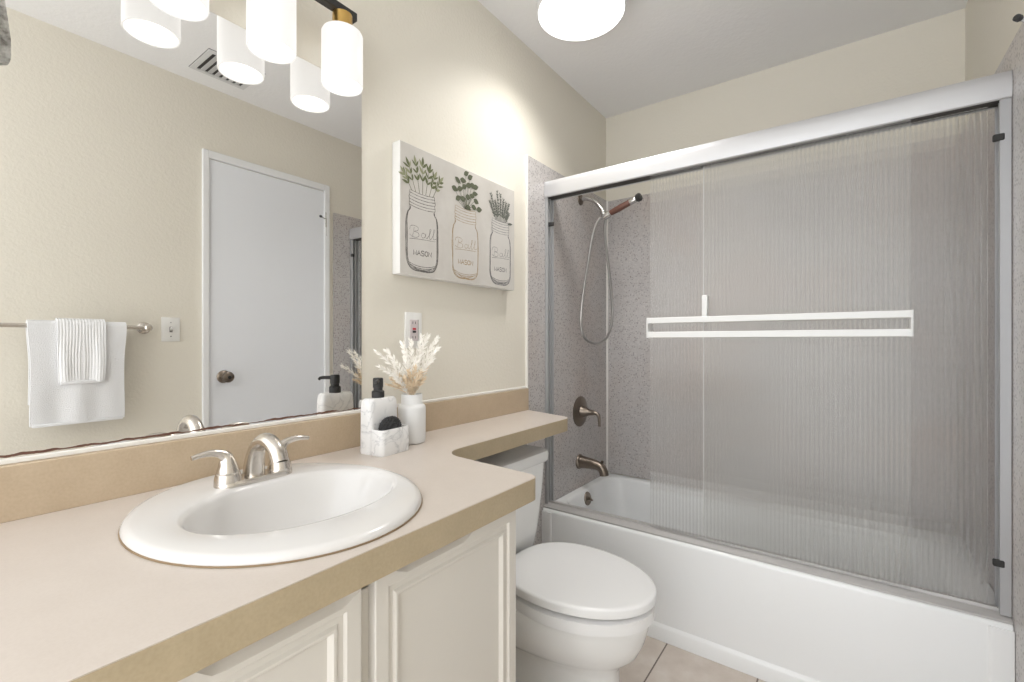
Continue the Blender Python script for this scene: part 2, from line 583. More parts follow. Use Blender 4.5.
def cab_door(y0, y1, z0, z1, pull0, pull1):
    X = CX + 0.018
    bm = B()
    NS = 24

    def rect(ins, dx, chamf=False):
        a0, a1, b0, b1 = y0 + ins, y1 - ins, z0 + ins, z1 - ins
        o = []
        for i in range(NS):
            o.append((X + dx, a0 + (a1 - a0) * i / NS, b0))
        for i in range(NS):
            o.append((X + dx, a1, b0 + (b1 - b0) * i / NS))
        for i in range(NS):
            y = a1 + (a0 - a1) * i / NS
            o.append((X + dx, y, b1))
        for i in range(NS):
            o.append((X + dx, a0, b1 + (b0 - b1) * i / NS))
        if chamf:
            q = []
            for (x, y, z) in o:
                if abs(z - b1) < 1e-6 and pull0 < y < pull1:
                    s = min(1.0, min(y - pull0, pull1 - y) / 0.02)
                    s = s * s * (3 - 2 * s)
                    if chamf == 'front':
                        z -= 0.015 * s
                    else:
                        x -= 0.013 * s
                q.append((x, y, z))
            o = q
        return o

    rings = [rect(0, -0.018), rect(0, -0.0015, 'top'), rect(0.0015, 0, 'front'), rect(0.024, 0), rect(0.0275, -0.0045), rect(0.036, -0.0045),
             rect(0.040, -0.001), rect(0.044, -0.001), rect(0.050, -0.0085), rect(0.056, -0.0085)]
    loft(bm, rings)
    return bm


obj('door', cab_door(0.434, 0.794, 0.115, 0.797, 0.47, 0.655), M_CAB, vc, 25)
obj('door', cab_door(0.050, 0.410, 0.115, 0.793, 0.20, 0.405), M_CAB, vc, 25)
for z in (0.20, 0.70):
    bm = B()
    lathe(bm, [(0.004, -0.025), (0.004, 0.025)], (CX + 0.006, 0.797, z), (0, 0, 1), 8)
    obj('hinge', bm, M_CAB, vc)

# ------------------------------------------------------------------ countertop with side ledge and backsplash
ZT = 0.853
ZB = 0.806
ct = thing('countertop', 'laminate vanity countertop, light painted into its top, with narrow ledge over the toilet tank', 'countertop', (0.3, 0.3, ZT))
P = [(0.001, Y0 + 0.05), (0.583, Y0 + 0.05)]
P += arc_corner((0.584, 0.853), (0.583, 0.0), (0.3, 0.872), 0.026)
P += arc_corner((0.262, 0.877), (0.5, 0.861), (0.262, 1.2), 0.068, 10)
P += arc_corner((0.262, 1.578), (0.262, 1.2), (0.1, 1.615), 0.045)
P += [(0.012, 1.646), (0.001, 1.646)]
bm = B()
top, bot, side = prism(bm, P, ZB, ZT)
# cut the sink hole through top and bottom with a bridged ellipse
SC = (0.300, 0.4355)
hole_t = [bm.verts.new((SC[0] + 0.185 * math.cos(2 * PI * i / 48), SC[1] + 0.205 * math.sin(2 * PI * i / 48), ZT)) for i in range(48)]
hole_b = [bm.verts.new((v.co.x, v.co.y, ZB)) for v in hole_t]
for ff, hv in ((top, hole_t), (bot, hole_b)):
    ev = list(ff.edges)
    bm.faces.remove(ff)
    he = [bm.edges.new((hv[i], hv[(i + 1) % 48])) for i in range(48)]
    bmesh.ops.triangle_fill(bm, use_beauty=True, use_dissolve=False, edges=ev + he)
for i in range(48):
    j = (i + 1) % 48
    bm.faces.new((hole_t[i], hole_t[j], hole_b[j], hole_b[i]))
top_o = obj('counter_slab', bm, M_LAM, ct, 30)
# tan edge strip, colour darkened for shade, round the visible rim of the slab
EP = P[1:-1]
bm = B()
def strip(poly, z0, z1, th):
    rings = []
    n = len(poly)
    for i in range(n):
        a = Vector(poly[max(i - 1, 0)]); b = Vector(poly[min(i + 1, n - 1)])
        t = (b - a).normalized()
        nrm = Vector((t.y, -t.x))
        q = Vector(poly[i])
        o0 = q - nrm * 0.0005
        o1 = q + nrm * th
        rings.append([(o0.x, o0.y, z0), (o1.x, o1.y, z0), (o1.x, o1.y, z1), (o0.x, o0.y, z1)])
    return rings
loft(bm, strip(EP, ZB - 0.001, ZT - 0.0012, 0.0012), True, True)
obj('edge_strip', bm, M_EDGE, ct, 40, label='tan laminate edge of the countertop with shade in its colour')
bm = B()
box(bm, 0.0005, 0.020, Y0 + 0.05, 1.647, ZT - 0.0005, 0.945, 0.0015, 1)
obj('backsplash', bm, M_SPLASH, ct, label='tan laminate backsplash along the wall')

# ------------------------------------------------------------------ sink
sk = thing('sink', 'oval white drop-in sink set in the laminate countertop', 'sink', (SC[0], SC[1], ZT))
def ell(c, a, b, z, n=72):
    return [(c[0] + a * math.cos(2 * PI * i / n), c[1] + b * math.sin(2 * PI * i / n), z) for i in range(n)]
BC = (0.316, 0.456)
A, Bq = 0.264, 0.2295
rings = [ell(SC, 0.18, 0.2, ZT - 0.012), ell(SC, A - 0.012, Bq - 0.012, ZT + 0.0008), ell(SC, A - 0.001, Bq - 0.001, ZT + 0.001), ell(SC, A, Bq, ZT + 0.004),
         ell(SC, A - 0.004, Bq - 0.004, ZT + 0.0105), ell(SC, A - 0.014, Bq - 0.014, ZT + 0.0135)]
rings += [ell(BC, 0.152, 0.189, ZT + 0.0125), ell(BC, 0.1435, 0.1845, ZT + 0.0108), ell(BC, 0.138, 0.180, ZT + 0.004),
          ell(BC, 0.133, 0.174, ZT - 0.010), ell(BC, 0.122, 0.160, ZT - 0.045), ell(BC, 0.106, 0.140, ZT - 0.08), ell(BC, 0.080, 0.108, ZT - 0.105), ell(BC, 0.050, 0.065, ZT - 0.118),
          ell(BC, 0.022, 0.022, ZT - 0.122)]
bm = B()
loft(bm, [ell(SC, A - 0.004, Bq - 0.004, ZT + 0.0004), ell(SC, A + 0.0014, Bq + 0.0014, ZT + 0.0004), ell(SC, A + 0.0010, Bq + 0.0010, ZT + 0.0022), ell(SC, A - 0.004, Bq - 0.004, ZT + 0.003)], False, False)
obj('rim_shade_ring', bm, mat('rim_shade_brown', (0.26, 0.18, 0.10), 0.6), sk, label='brown ring painted as shadow under the rim')  # thin brown ring stands in for the shade under the rim
bm = B()
loft(bm, rings, False, True)
obj('basin', bm, M_SINK, sk, 60)
bm = B()
lathe(bm, [(0.022, 0), (0.022, 0.002), (0.016, 0.003), (0.015, 0.001), (0.0, 0.001)], (BC[0], BC[1], ZT - 0.1215), (0, 0, 1), 24)
obj('drain', bm, M_CHROME, sk)

# ------------------------------------------------------------------ faucet
FX, FY, FZ = 0.146, 0.453, ZT + 0.0125
fa = thing('faucet', 'brushed nickel two-handle faucet on the back deck of the oval sink', 'faucet', (FX, FY, FZ))
bm = B()
loft(bm, [rrect(FX, FY, 0.026, 0.075, 0.0255, FZ), rrect(FX, FY, 0.026, 0.075, 0.0255, FZ + 0.006), rrect(FX, FY, 0.023, 0.072, 0.0225, FZ + 0.010)])
obj('base_plate', bm, M_NICKEL, fa)
bm = B()
sp = spline([(FX - 0.006, FY, FZ + 0.002), (FX + 0.000, FY, FZ + 0.042), (FX + 0.018, FY, FZ + 0.073), (FX + 0.050, FY, FZ + 0.086),
             (FX + 0.084, FY, FZ + 0.075), (FX + 0.100, FY, FZ + 0.049)], 6)
nsp = len(sp)
tube(bm, sp, [0.0215 - 0.0065 * min(1, i / (nsp * 0.4)) for i in range(nsp)], 20)
spo = obj('spout', bm, M_NICKEL, fa, 60)
bm = B()
lathe(bm, [(0.0150, -0.002), (0.0165, 0.012), (0.014, 0.0125), (0.012, 0.011), (0, 0.011)], sp[-1], (0.16, 0, -0.98), 20)
obj('aerator', bm, M_NICKEL, spo)
for s in (-1, 1):
    hy = FY + s * 0.051
    bm = B()
    lathe(bm, [(0.0245, 0.004), (0.0235, 0.016), (0.0215, 0.024), (0.0205, 0.0245), (0.0205, 0.027)], (FX, hy, FZ), (0, 0, 1), 28)
    obj('handle_base', bm, M_NICKEL, fa, 30)
    bm = B()
    lv = spline([(FX, hy, FZ + 0.026), (FX, hy + s * 0.001, FZ + 0.042), (FX, hy + s * 0.004, FZ + 0.057), (FX, hy + s * 0.018, FZ + 0.0665),
                 (FX + 0.002, hy + s * 0.040, FZ + 0.0695), (FX + 0.003, hy + s * 0.064, FZ + 0.066)], 6)
    rr = []
    for i in range(len(lv)):
        t = i / (len(lv) - 1)
        rr.append(0.0205 * (1 - t / 0.55) + 0.0078 * (t / 0.55) if t < 0.55 else 0.0078 - 0.0036 * (t - 0.55) / 0.45)
    tube(bm, lv, rr, 18, )
    obj('handle', bm, M_NICKEL, fa, 60)

# ------------------------------------------------------------------ mirror
mi = B()
box(mi, 0.0, 0.005, Y0 + 0.10, 0.812, 0.9535, 1.872)
tag(obj('mirror', mi, M_MIRROR, None, None, loc=(0.0, 0.0, 0.954)), 'large frameless wall mirror with browned lower edge above the vanity', 'mirror')

# ------------------------------------------------------------------ vanity light
vl = thing('vanity_light', 'black bar vanity light with white cylinder glass shades above the mirror', 'light', (0.0, 0.43, 2.02))
LX = 0.080
bm = B()
box(bm, 0.001, 0.022, 0.335, 0.525, 1.955, 2.075, 0.003)
obj('back_plate', bm, M_BLACK, vl)
bm = B()
box(bm, 0.02, LX, 0.42, 0.44, 1.992, 2.012, 0.002, 1)
obj('arm', bm, M_BLACK, vl)
bm = B()
box(bm, LX - 0.011, LX + 0.011, 0.112, 0.738, 1.990, 2.012, 0.002, 1)
obj('bar', bm, M_BLACK, vl)
for y in (0.16, 0.34, 0.52, 0.70):
    bm = B()
    lathe(bm, [(0.020, 0.048), (0.0245, 0.046), (0.0255, 0.004), (0.0265, 0.002), (0.0265, -0.004)], (LX, y, 1.944), (0, 0, 1), 24)
    obj('socket_cap', bm, M_GOLD, vl, label='brass socket cap')
    bm = B()
    R = 0.0505
    lathe(bm, [(0.022, 0.139), (0.043, 0.1386), (0.0480, 0.137), (R, 0.132), (R, 0.003), (R - 0.001, 0.0), (R - 0.004, 0.0005), (R - 0.0045, 0.006), (R - 0.0045, 0.11)],
          (LX, y, 1.806), (0, 0, 1), 40, False, False)
    sh = obj('shade', bm, M_SHADE, vl, 45, label='lit white glass shade')
    bm = B()
    lathe(bm, [(R - 0.0044, 0.0), (0.03, 0.0), (0.0, 0.0)], (LX, y, 1.8075), (0, 0, 1), 40, False, True)
    obj('diffuser', bm, M_SHADEIN, sh)

# ------------------------------------------------------------------ ceiling light
cl = thing('ceiling_light', 'round white flush LED light on the grey ceiling', 'ceiling light', (0.335, 1.525, ZC))
CL = (0.335, 1.525)
bm = B()
lathe(bm, [(0.13, ZC), (0.155, ZC - 0.01), (0.161, ZC - 0.03), (0.161, ZC - 0.074), (0.158, ZC - 0.076), (0.155, ZC - 0.068)], (CL[0], CL[1], 0), (0, 0, 1), 64, True, False)
obj('housing', bm, M_WHITE, cl)
bm = B()
lathe(bm, [(0.1560, ZC - 0.072), (0.1560, ZC - 0.078), (0.150, ZC - 0.081), (0.10, ZC - 0.085), (0.0, ZC - 0.087)], (CL[0], CL[1], 0), (0, 0, 1), 64, True, True)
obj('diffuser', bm, M_DOME, cl)
ld = bpy.data.lights.new('led_panel', 'AREA')
ld.shape = 'DISK'
ld.size = 0.30
ld.energy = LED_WATTS
ld.color = (1.0, 0.98, 0.95)
ld.spread = math.radians(125)
lo_ = bpy.data.objects.new('led_panel', ld)
COL.objects.link(lo_)
lo_.parent = cl
lo_.location = (0, 0, -0.0885)

# ------------------------------------------------------------------ ceiling vent (mirror)
ve = thing('ceiling_vent', 'square slotted vent in the ceiling seen beside the lamp shades in mirror', 'vent', (1.26, 0.97, ZC))
bm = B()
vx0, vx1, vy0, vy1 = 1.150, 1.375, 0.85, 1.09
for a in ((vx0, vx1, vy0, vy0 + 0.022), (vx0, vx1, vy1 - 0.022, vy1), (vx0, vx0 + 0.022, vy0 + 0.022, vy1 - 0.022), (vx1 - 0.022, vx1, vy0 + 0.022, vy1 - 0.022)):
    box(bm, a[0], a[1], a[2], a[3], ZC - 0.006, ZC - 0.0005)
obj('frame', bm, M_VENT, ve)
bm = B()
box(bm, vx0 - 0.002, vx1 + 0.002, vy0 - 0.002, vy1 + 0.002, ZC - 0.0015, ZC - 0.0003)
obj('duct_opening', bm, M_DARK, ve)
for i in range(6):
    y = vy0 + 0.034 + i * 0.030
    bm = B()
    v = [(vx0 + 0.02, y, ZC - 0.009), (vx1 - 0.02, y, ZC - 0.009), (vx1 - 0.02, y + 0.0235, ZC - 0.002), (vx0 + 0.02, y + 0.0235, ZC - 0.002)]
    loft(bm, [[(q[0], q[1], q[2]) for q in v], [(q[0], q[1], q[2] + 0.0012) for q in v]])
    obj('slat', bm, M_VENT, ve, None)

# ------------------------------------------------------------------ hanging strip at the left of the mirror
bm = B()
hx = 0.006
pts_r = [(0.121, 1.6015), (0.1232, 1.607), (0.1238, 1.615), (0.1235, 1.64), (0.1205, 1.67), (0.1168, 1.70), (0.110, 1.80), (0.100, 2.08)]
pts_l = [(0.060, 2.08), (0.070, 1.80), (0.078, 1.64), (0.082, 1.592), (0.090, 1.589), (0.1136, 1.598)]
outl = [(y * 1.02, 1.15 + (z - 1.15) * 1.02) for y, z in pts_r + pts_l]
loft(bm, [[(hx, y, z) for y, z in outl], [(hx + 0.006, y, z) for y, z in outl]])
bmesh.ops.bevel(bm, geom=[e for e in bm.edges], offset=0.0010, segments=2, affect='EDGES', profile=0.5)
hs = thing('metal_strip', 'tarnished grey metal strip with rounded tip hanging before the mirror at far left', 'metal strip', (hx, 0.1, 2.08))
obj('strip', bm, M_PEWTER, hs)
bm = B()
lathe(bm, [(0.012, 0), (0.012, 0.004), (0.006, 0.006), (0.006, 0.010)], (0.0055, 0.085, 2.06), (1, 0, 0), 16)
obj('peg', bm, M_PEWTER, hs)

# ------------------------------------------------------------------ canvas print with three jars
X_C = 0.038
CY0, CY1c, CZ0, CZ1 = 0.924, 1.516, 1.355, 1.760
cv = thing('canvas_print', 'wide canvas print of three herb-filled glass jars on the cream wall', 'picture', (0.0, 1.22, 1.355))
bm = B()
box(bm, 0.002, X_C - 0.0006, CY0, CY1c, CZ0, CZ1, 0.002, 2)
cvm = obj('canvas', bm, M_CANVEDGE, cv, label='white canvas edge')
bm = B()
box(bm, X_C - 0.002, X_C, CY0 + 0.0015, CY1c - 0.0015, CZ0 + 0.0015, CZ1 - 0.0015, 0.0005, 1)
obj('printed_face', bm, M_CANVAS, cv, label='greige printed face')


def ribbon(bm, pts, w, x, closed=False, wvar=0.0, rnd=None):
    """flat printed stroke on the canvas; pts in (y, z)"""
    pts = [Vector(q) for q in pts]
    n = len(pts)
    L, R = [], []
    for i in range(n):
        if closed:
            t = pts[(i + 1) % n] - pts[(i - 1) % n]
        else:
            t = pts[min(i + 1, n - 1)] - pts[max(i - 1, 0)]
        if t.length < 1e-9:
            t = Vector((1, 0))
        t.normalize()
        nn = Vector((-t.y, t.x))
        ww = w * (1 + (rnd.uniform(-wvar, wvar) if rnd else 0)) / 2
        a, b = pts[i] + nn * ww, pts[i] - nn * ww
        L.append(bm.verts.new((x, a.x, a.y)))
        R.append(bm.verts.new((x, b.x, b.y)))
    for i in range(n if closed else n - 1):
        j = (i + 1) % n
        bm.faces.new((L[i], R[i], R[j], L[j]))


def sp2(ctrl, n=6):
    return [(q.x, q.y) for q in spline([(a, b, 0) for a, b in ctrl], n)]


LET = {'M': [[(0, 0), (0, 1), (.5, .12), (1, 1), (1, 0)]], 'A': [[(0, 0), (.5, 1), (1, 0)], [(.2, .4), (.8, .4)]],
       'S': [[(1, .85), (.7, 1), (.25, 1), (0, .78), (.2, .56), (.8, .46), (1, .22), (.75, 0), (.25, 0), (0, .15)]],
       'O': [[(.5, 1), (.1, .85), (0, .5), (.1, .15), (.5, 0), (.9, .15), (1, .5), (.9, .85), (.5, 1)]], 'N': [[(0, 0), (0, 1), (1, 0), (1, 1)]]}


def jar(y0, y1, z0, z1, ink, rnd, dense):
    bm = B()
    w = y1 - y0
    c = (y0 + y1) / 2
    h = z1 - z0
    x = X_C + 0.0005

    def Y(u): return c + u * w / 2
    def Z(v): return z0 + v * h
    # outline: body, shoulder, neck
    half = [(0.0, 0.0), (0.45, 0.003), (0.74, 0.03), (0.93, 0.10), (0.99, 0.20), (1.0, 0.45), (0.99, 0.62), (0.92, 0.715), (0.80, 0.755), (0.77, 0.79)]
    for k in range(dense):
        s = 1 - 0.035 * k
        prof = [(u * s + rnd.uniform(-.012, .012), 0.012 * k + v * (1 - 0.01 * k) + rnd.uniform(-.004, .004)) for u, v in half]
        loop = [(Y(u), Z(v)) for u, v in prof]
        loop2 = [(Y(-u + rnd.uniform(-.015, .015)), Z(v)) for u, v in prof]
        ribbon(bm, sp2(loop, 5), 0.0029 if k == 0 else 0.0016, x, wvar=0.35, rnd=rnd)
        ribbon(bm, sp2(loop2, 5), 0.0029 if k == 0 else 0.0016, x, wvar=0.35, rnd=rnd)
    # heel lines
    for v, ww in ((0.045, 0.80), (0.07, 0.86), (0.025, 0.6)):
        ribbon(bm, sp2([(Y(-ww), Z(v + .03)), (Y(-ww * .5), Z(v)), (Y(0), Z(v - .008)), (Y(ww * .5), Z(v)), (Y(ww), Z(v + .03))], 5), 0.0018, x, wvar=0.4, rnd=rnd)
    # threaded neck
    for v in (0.80, 0.835, 0.875, 0.915, 0.955, 0.99):
        ww = 0.80 if v < 0.97 else 0.76
        ribbon(bm, sp2([(Y(-ww), Z(v + .012)), (Y(-.3), Z(v - .006)), (Y(.3), Z(v - .006)), (Y(ww), Z(v + .010))], 5), 0.0017, x, wvar=0.4, rnd=rnd)
    for s in (-1, 1):
        ribbon(bm, sp2([(Y(s * .77), Z(.79)), (Y(s * .82), Z(.83)), (Y(s * .79), Z(.87)), (Y(s * .83), Z(.91)), (Y(s * .79), Z(.95)), (Y(s * .78), Z(1.0))], 5), 0.0017, x, wvar=.3, rnd=rnd)
    # script lettering across the shoulder
    by, bz, sc = Y(-0.70), Z(0.435), w * 0.178

    def script(pl):
        ribbon(bm, sp2([(by + a * sc, bz + b * sc) for a, b in pl], 5), 0.0012, x, wvar=.3, rnd=rnd)
    script([(0.5, 1.15), (0.38, 0.5), (0.2, -0.1)])
    script([(-0.25, 0.75), (-0.1, 1.2), (0.5, 1.35), (1.15, 1.2), (1.1, 0.8), (0.5, 0.6), (1.2, 0.5), (1.3, 0.1), (0.8, -0.15), (0.1, -0.1), (-0.25, 0.1)])
    script([(2.45, 0.5), (2.0, 0.62), (1.75, 0.25), (2.0, -0.02), (2.4, 0.2), (2.55, 0.62), (2.55, 0.1), (2.8, 0.05)])
    script([(2.8, 0.05), (3.25, 0.7), (3.5, 1.3), (3.3, 1.35), (3.2, 0.5), (3.3, 0.05), (3.55, 0.1)])
    script([(3.55, 0.1), (3.95, 0.75), (4.2, 1.35), (4.0, 1.4), (3.9, 0.55), (4.0, 0.1), (4.5, 0.3)])
    script([(-0.3, -0.45), (1.2, -0.3), (3.0, -0.2), (4.3, -0.15)])
    # block lettering
    lw, lh = w * 0.095, h * 0.062
    for i, ch in enumerate('MASON'):
        ox = Y(-0.56) + i * w * 0.118
        oz = Z(0.20) + i * h * 0.002
        for st_ in LET[ch]:
            ribbon(bm, [(ox + a * lw, oz + b * lh) for a, b in st_], 0.0028, x)
    return bm, Y, Z, half


def leaf(bm, base, ang, ln, wd, x):
    n = 7
    d = Vector((math.cos(ang), math.sin(ang)))
    nn = Vector((-d.y, d.x))
    L = []
    for i in range(n):
        t = i / (n - 1)
        L.append(base + d * ln * t + nn * wd * 0.5 * math.sin(PI * t ** 0.85))
    R = []
    for i in range(n - 2, 0, -1):
        t = i / (n - 1)
        R.append(base + d * ln * t - nn * wd * 0.5 * math.sin(PI * t ** 0.85))
    bm.faces.new([bm.verts.new((x, q.x, q.y)) for q in L + R])


rnd = random.Random(5)
for idx, (y0, y1, ink, wash) in enumerate(((0.948, 1.083, M_INK, None), (1.152, 1.288, M_INKT, None), (1.356, 1.489, M_INKB, None))):
    z0, z1 = 1.370, 1.620
    bm, Yf, Zf, half = jar(y0, y1, z0, z1, ink, rnd, 3 if idx != 1 else 2)
    bf = B()
    poly = [(Yf(u * .985), Zf(v)) for u, v in half] + [(Yf(.78), Zf(1)), (Yf(-.78), Zf(1))] + [(Yf(-u * .985), Zf(v)) for u, v in reversed(half[1:])]
    bf.faces.new([bf.verts.new((X_C + 0.0002, a, b)) for a, b in poly])
    jp = obj('jar_wash', bf, M_JARFILL, cv, None)
    obj('jar_drawing', bm, ink, cv, None, label=('charcoal jar drawing', 'tan jar drawing', 'slate jar drawing')[idx])
    c = (y0 + y1) / 2
    g1, g2 = B(), B()
    x = X_C + 0.0008
    if idx == 0:        # slender olive leaves
        for k in (0, 1.4, 2.8, 4, 5.2, 6.6, 8):
            a = math.radians(90 - (k - 4) * 11 + rnd.uniform(-5, 5))
            L = 0.095 - 0.006 * abs(k - 4) + rnd.uniform(-.008, .012)
            st_ = Vector((c + (k - 4) * 0.011, 1.617))
            tip = st_ + Vector((math.cos(a) * L * 0.66, math.sin(a) * L))
            ribbon(g1, [st_, (st_ + tip) / 2, tip], 0.0018, x)
            for t in (0.42, 0.66, 0.88):
                q = st_.lerp(tip, t)
                for s in (-1, 1):
                    leaf(g1 if rnd.random() < .6 else g2, q, a + s * rnd.uniform(.4, .8), rnd.uniform(.020, .030), rnd.uniform(.006, .009), x + rnd.uniform(0, .0002))
            leaf(g1 if rnd.random() < .6 else g2, tip - Vector((math.cos(a), math.sin(a))) * .006, a, .030, .010, x + .0002)
        obj('leaf_print', g1, M_LEAFG, cv, None); obj('leaf_print', g2, M_LEAFL, cv, None)
    elif idx == 1:      # round dark leaves
        for (dy, dz) in ((-.045, .10), (-.02, .098), (.02, .112), (-.062, .062), (-.035, .06), (-.010, .072), (.010, .085), (.035, .10), (.05, .088), (-.02, .03), (-.042, .022),
                         (.008, .045), (.030, .055), (.052, .045), (.068, .012), (.04, .02), (.012, .015), (.0, .12), (.045, .065)):
            st_ = Vector((c + 0.1 * dy, 1.617))
            q = Vector((c + dy, 1.617 + dz))
            ribbon(g1, [st_, q], 0.0014, x)
            leaf(g1, q - Vector((.010, 0)), rnd.uniform(-.6, .6), rnd.uniform(.028, .036), rnd.uniform(.017, .021), x + rnd.uniform(.0001, .0003))
        obj('leaf_print', g1, M_LEAFD, cv, None)
        g2.free()
    else:               # lavender-like sprigs
        for k in range(9):
            dy = (k - 4) * 0.013
            st_ = Vector((c + dy * .55, 1.615))
            L = (0.070, 0.098, 0.072, 0.108, 0.102, 0.085, 0.078, 0.082, 0.045)[k]
            a = math.radians(90 - (k - 4) * 7.5)
            tip = st_ + Vector((math.cos(a) * L, math.sin(a) * L))
            ribbon(g1, [st_, tip], 0.003, x)
            for i in range(9):
                t = 0.2 + 0.8 * i / 8
                q = st_.lerp(tip, t)
                for s in (-1, 1):
                    leaf(g1, q, a + s * rnd.uniform(.35, .8), rnd.uniform(.010, .015), .0045, x + rnd.uniform(0, .0002))
        for s in (1,):
            leaf(g1, Vector((c + .045, 1.615)), 0.15, .035, .010, x + .0002)
        obj('leaf_print', g1, M_LEAFS, cv, None)
        g2.free()

# ------------------------------------------------------------------ outlet, switch
ol = thing('wall_outlet', 'white GFCI wall outlet behind the pampas plumes', 'outlet', (0.0, 1.008, 1.185))
bm = B(); box(bm, 0.0, 0.006, 0.973, 1.043, 1.127, 1.242, 0.002, 2)
obj('cover_plate', bm, M_PLATE, ol)
bm = B(); box(bm, 0.004, 0.008, 0.991, 1.025, 1.151, 1.218, 0.0008, 1)
face = obj('receptacle', bm, M_PINK, ol)
bm = B()
for zc_ in (1.2085, 1.162):
    box(bm, 0.0075, 0.0084, 1.001, 1.003, zc_ - 0.004, zc_ + 0.004)
    box(bm, 0.0075, 0.0084, 1.012, 1.014, zc_ - 0.004, zc_ + 0.004)
box(bm, 0.0070, 0.0076, 1.0235, 1.0262, 1.150, 1.219)
obj('slots', bm, M_RUBBER, face)
bm = B(); box(bm, 0.0075, 0.0096, 1.001, 1.015, 1.1765, 1.1835, 0.0006, 1)
obj('test_button', bm, M_RUBBER, face)
bm = B(); box(bm, 0.0075, 0.0096, 1.001, 1.015, 1.1855, 1.192, 0.0006, 1)
obj('reset_button', bm, M_RED, face)

sw = thing('light_switch', 'white toggle light switch on the wall between towel bar and door', 'light switch', (XR, 0.815, 1.205))
bm = B(); box(bm, XR - 0.006, XR, 0.778, 0.852, 1.148, 1.263, 0.002, 2)
obj('cover_plate', bm, M_PLATE, sw)
bm = B()
box(bm, XR - 0.0068, XR - 0.005, 0.809, 0.821, 1.192, 1.218)
lathe(bm, [(0.003, 0), (0.002, 0.0012), (0, 0.0014)], (XR - 0.006, 0.815, 1.238), (-1, 0, 0), 10)
lathe(bm, [(0.003, 0), (0.002, 0.0012), (0, 0.0014)], (XR - 0.006, 0.815, 1.172), (-1, 0, 0), 10)
obj('slot', bm, M_PEWTER, sw)
bm = B()
loft(bm, [[(XR - 0.006, 0.811, 1.199), (XR - 0.006, 0.819, 1.199), (XR - 0.006, 0.819, 1.211), (XR - 0.006, 0.811, 1.211)],
          [(XR - 0.018, 0.812, 1.209), (XR - 0.018, 0.818, 1.209), (XR - 0.016, 0.818, 1.217), (XR - 0.016, 0.812, 1.217)]])
obj('toggle', bm, M_PLATE, sw)

# ------------------------------------------------------------------ towel bar and towels
TBX, TBZ = XR - 0.065, 1.210
tb = thing('towel_bar', 'brushed nickel towel bar on the right wall seen in the mirror', 'towel bar', (XR, 0.40, TBZ))
bm = B(); tube(bm, [(TBX, 0.078, TBZ), (TBX, 0.722, TBZ)], 0.0085, 16)
obj('bar', bm, M_NICKEL, tb)
for y in (0.09, 0.710):
    bm = B()
    lathe(bm, [(0.027, 0), (0.027, 0.006), (0.022, 0.012), (0.013, 0.018), (0.012, 0.050), (0.015, 0.056), (0.015, 0.074), (0.010, 0.079), (0, 0.080)], (XR, y, TBZ), (-1, 0, 0), 28)
    obj('post', bm, M_NICKEL, tb)


def towel(y0, y1, z_front, z_back, gap, th, seed, ribs=False, xbar=TBX, zbar=TBZ):
    r = random.Random(seed)
    NY = 72 if ribs else 34
    path = []
    rad = 0.0085 + gap
    for i in range(15):
        path.append((-1, z_front + (zbar - z_front) * i / 15))
    for i in range(9):
        a = PI - PI * i / 8
        path.append((math.cos(a), None, math.sin(a)))
    for i in range(1, 12):
        path.append((1, zbar + (z_back - zbar) * i / 11))
    bm = B()
    def sheet(off):
        rows = []
        for j, q in enumerate(path):
            row = []
            for k in range(NY + 1):
                u = k / NY
                y = y0 + (y1 - y0) * u
                if len(q) == 2:
                    z = q[1]
                    x = xbar + q[0] * (rad + off)
                    dz = (zbar - z)
                    sgn = q[0]
                    wav = 0.004 * math.sin(u * 9 + seed) * min(1, dz / 0.2) + 0.003 * math.sin(u * 17 + seed * 2) * min(1, dz / 0.3)
                    x += -wav if sgn < 0 else wav * 0.5
                    y += 0.004 * math.sin(dz * 12 + seed) * (1 if u > 0.5 else -1) * min(1, dz / 0.1) + (0.5 - u) * 0.02 * dz / 0.4
                    z += 0.003 * math.sin(u * 6 + seed)
                else:
                    x = xbar + q[0] * (rad + off)
                    z = zbar + q[2] * (rad + off)
                if ribs:
                    s = 0.0007 * math.cos(u * 2 * PI * 15)
                    if len(q) == 2:
                        x += s * q[0]
                    else:
                        x += s * q[0]; z += s * q[2]
                row.append((x, y, z))
            rows.append(row)
        return rows
    inn, ou = sheet(0.0), sheet(th)
    # one closed shell: outer sheet down, inner sheet back
    rows = ou + list(reversed(inn))
    V = [[bm.verts.new(c) for c in row] for row in rows]
    n = len(V)
    for a in range(n):
        b = (a + 1) % n
        for k in range(NY):
            bm.faces.new((V[a][k], V[a][k + 1], V[b][k + 1], V[b][k]))
    for k in (0, NY):
        m_ = len(ou)
        for a in range(m_ - 1):
            q = (V[a][k], V[a + 1][k], V[n - 2 - a][k], V[n - 1 - a][k])
            bm.faces.new(q)
    return bm


def hem(y0, y1, z, xb, th):
    bm = B()
    box(bm, xb - th, xb + th, y0, y1, z, z + 0.018, 0.004, 2)
    return bm


bt = thing('bath_towel', 'large white terry bath towel folded over the towel bar', 'towel', (TBX, 0.48, TBZ))
obj('terry_cloth', towel(0.328, 0.628, 0.818, 0.90, 0.001, 0.013, 3), M_TOWEL, bt, 60)
bm = B(); box(bm, TBX - 0.0265, TBX - 0.0085, 0.340, 0.616, 0.813, 0.826, 0.004, 2)
obj('hem', bm, M_TOWEL, bt)
ht = thing('hand_towel', 'small ribbed white hand towel layered over the larger bath towel', 'towel', (TBX, 0.49, TBZ))
obj('ribbed_cloth', towel(0.410, 0.556, 0.985, 1.02, 0.016, 0.008, 6, True), M_TOWELR, ht, 60)
bm = B(); box(bm, TBX - 0.036, TBX - 0.0245, 0.417, 0.553, 0.975, 0.990, 0.004, 2)
obj('hem', bm, M_TOWEL, ht)

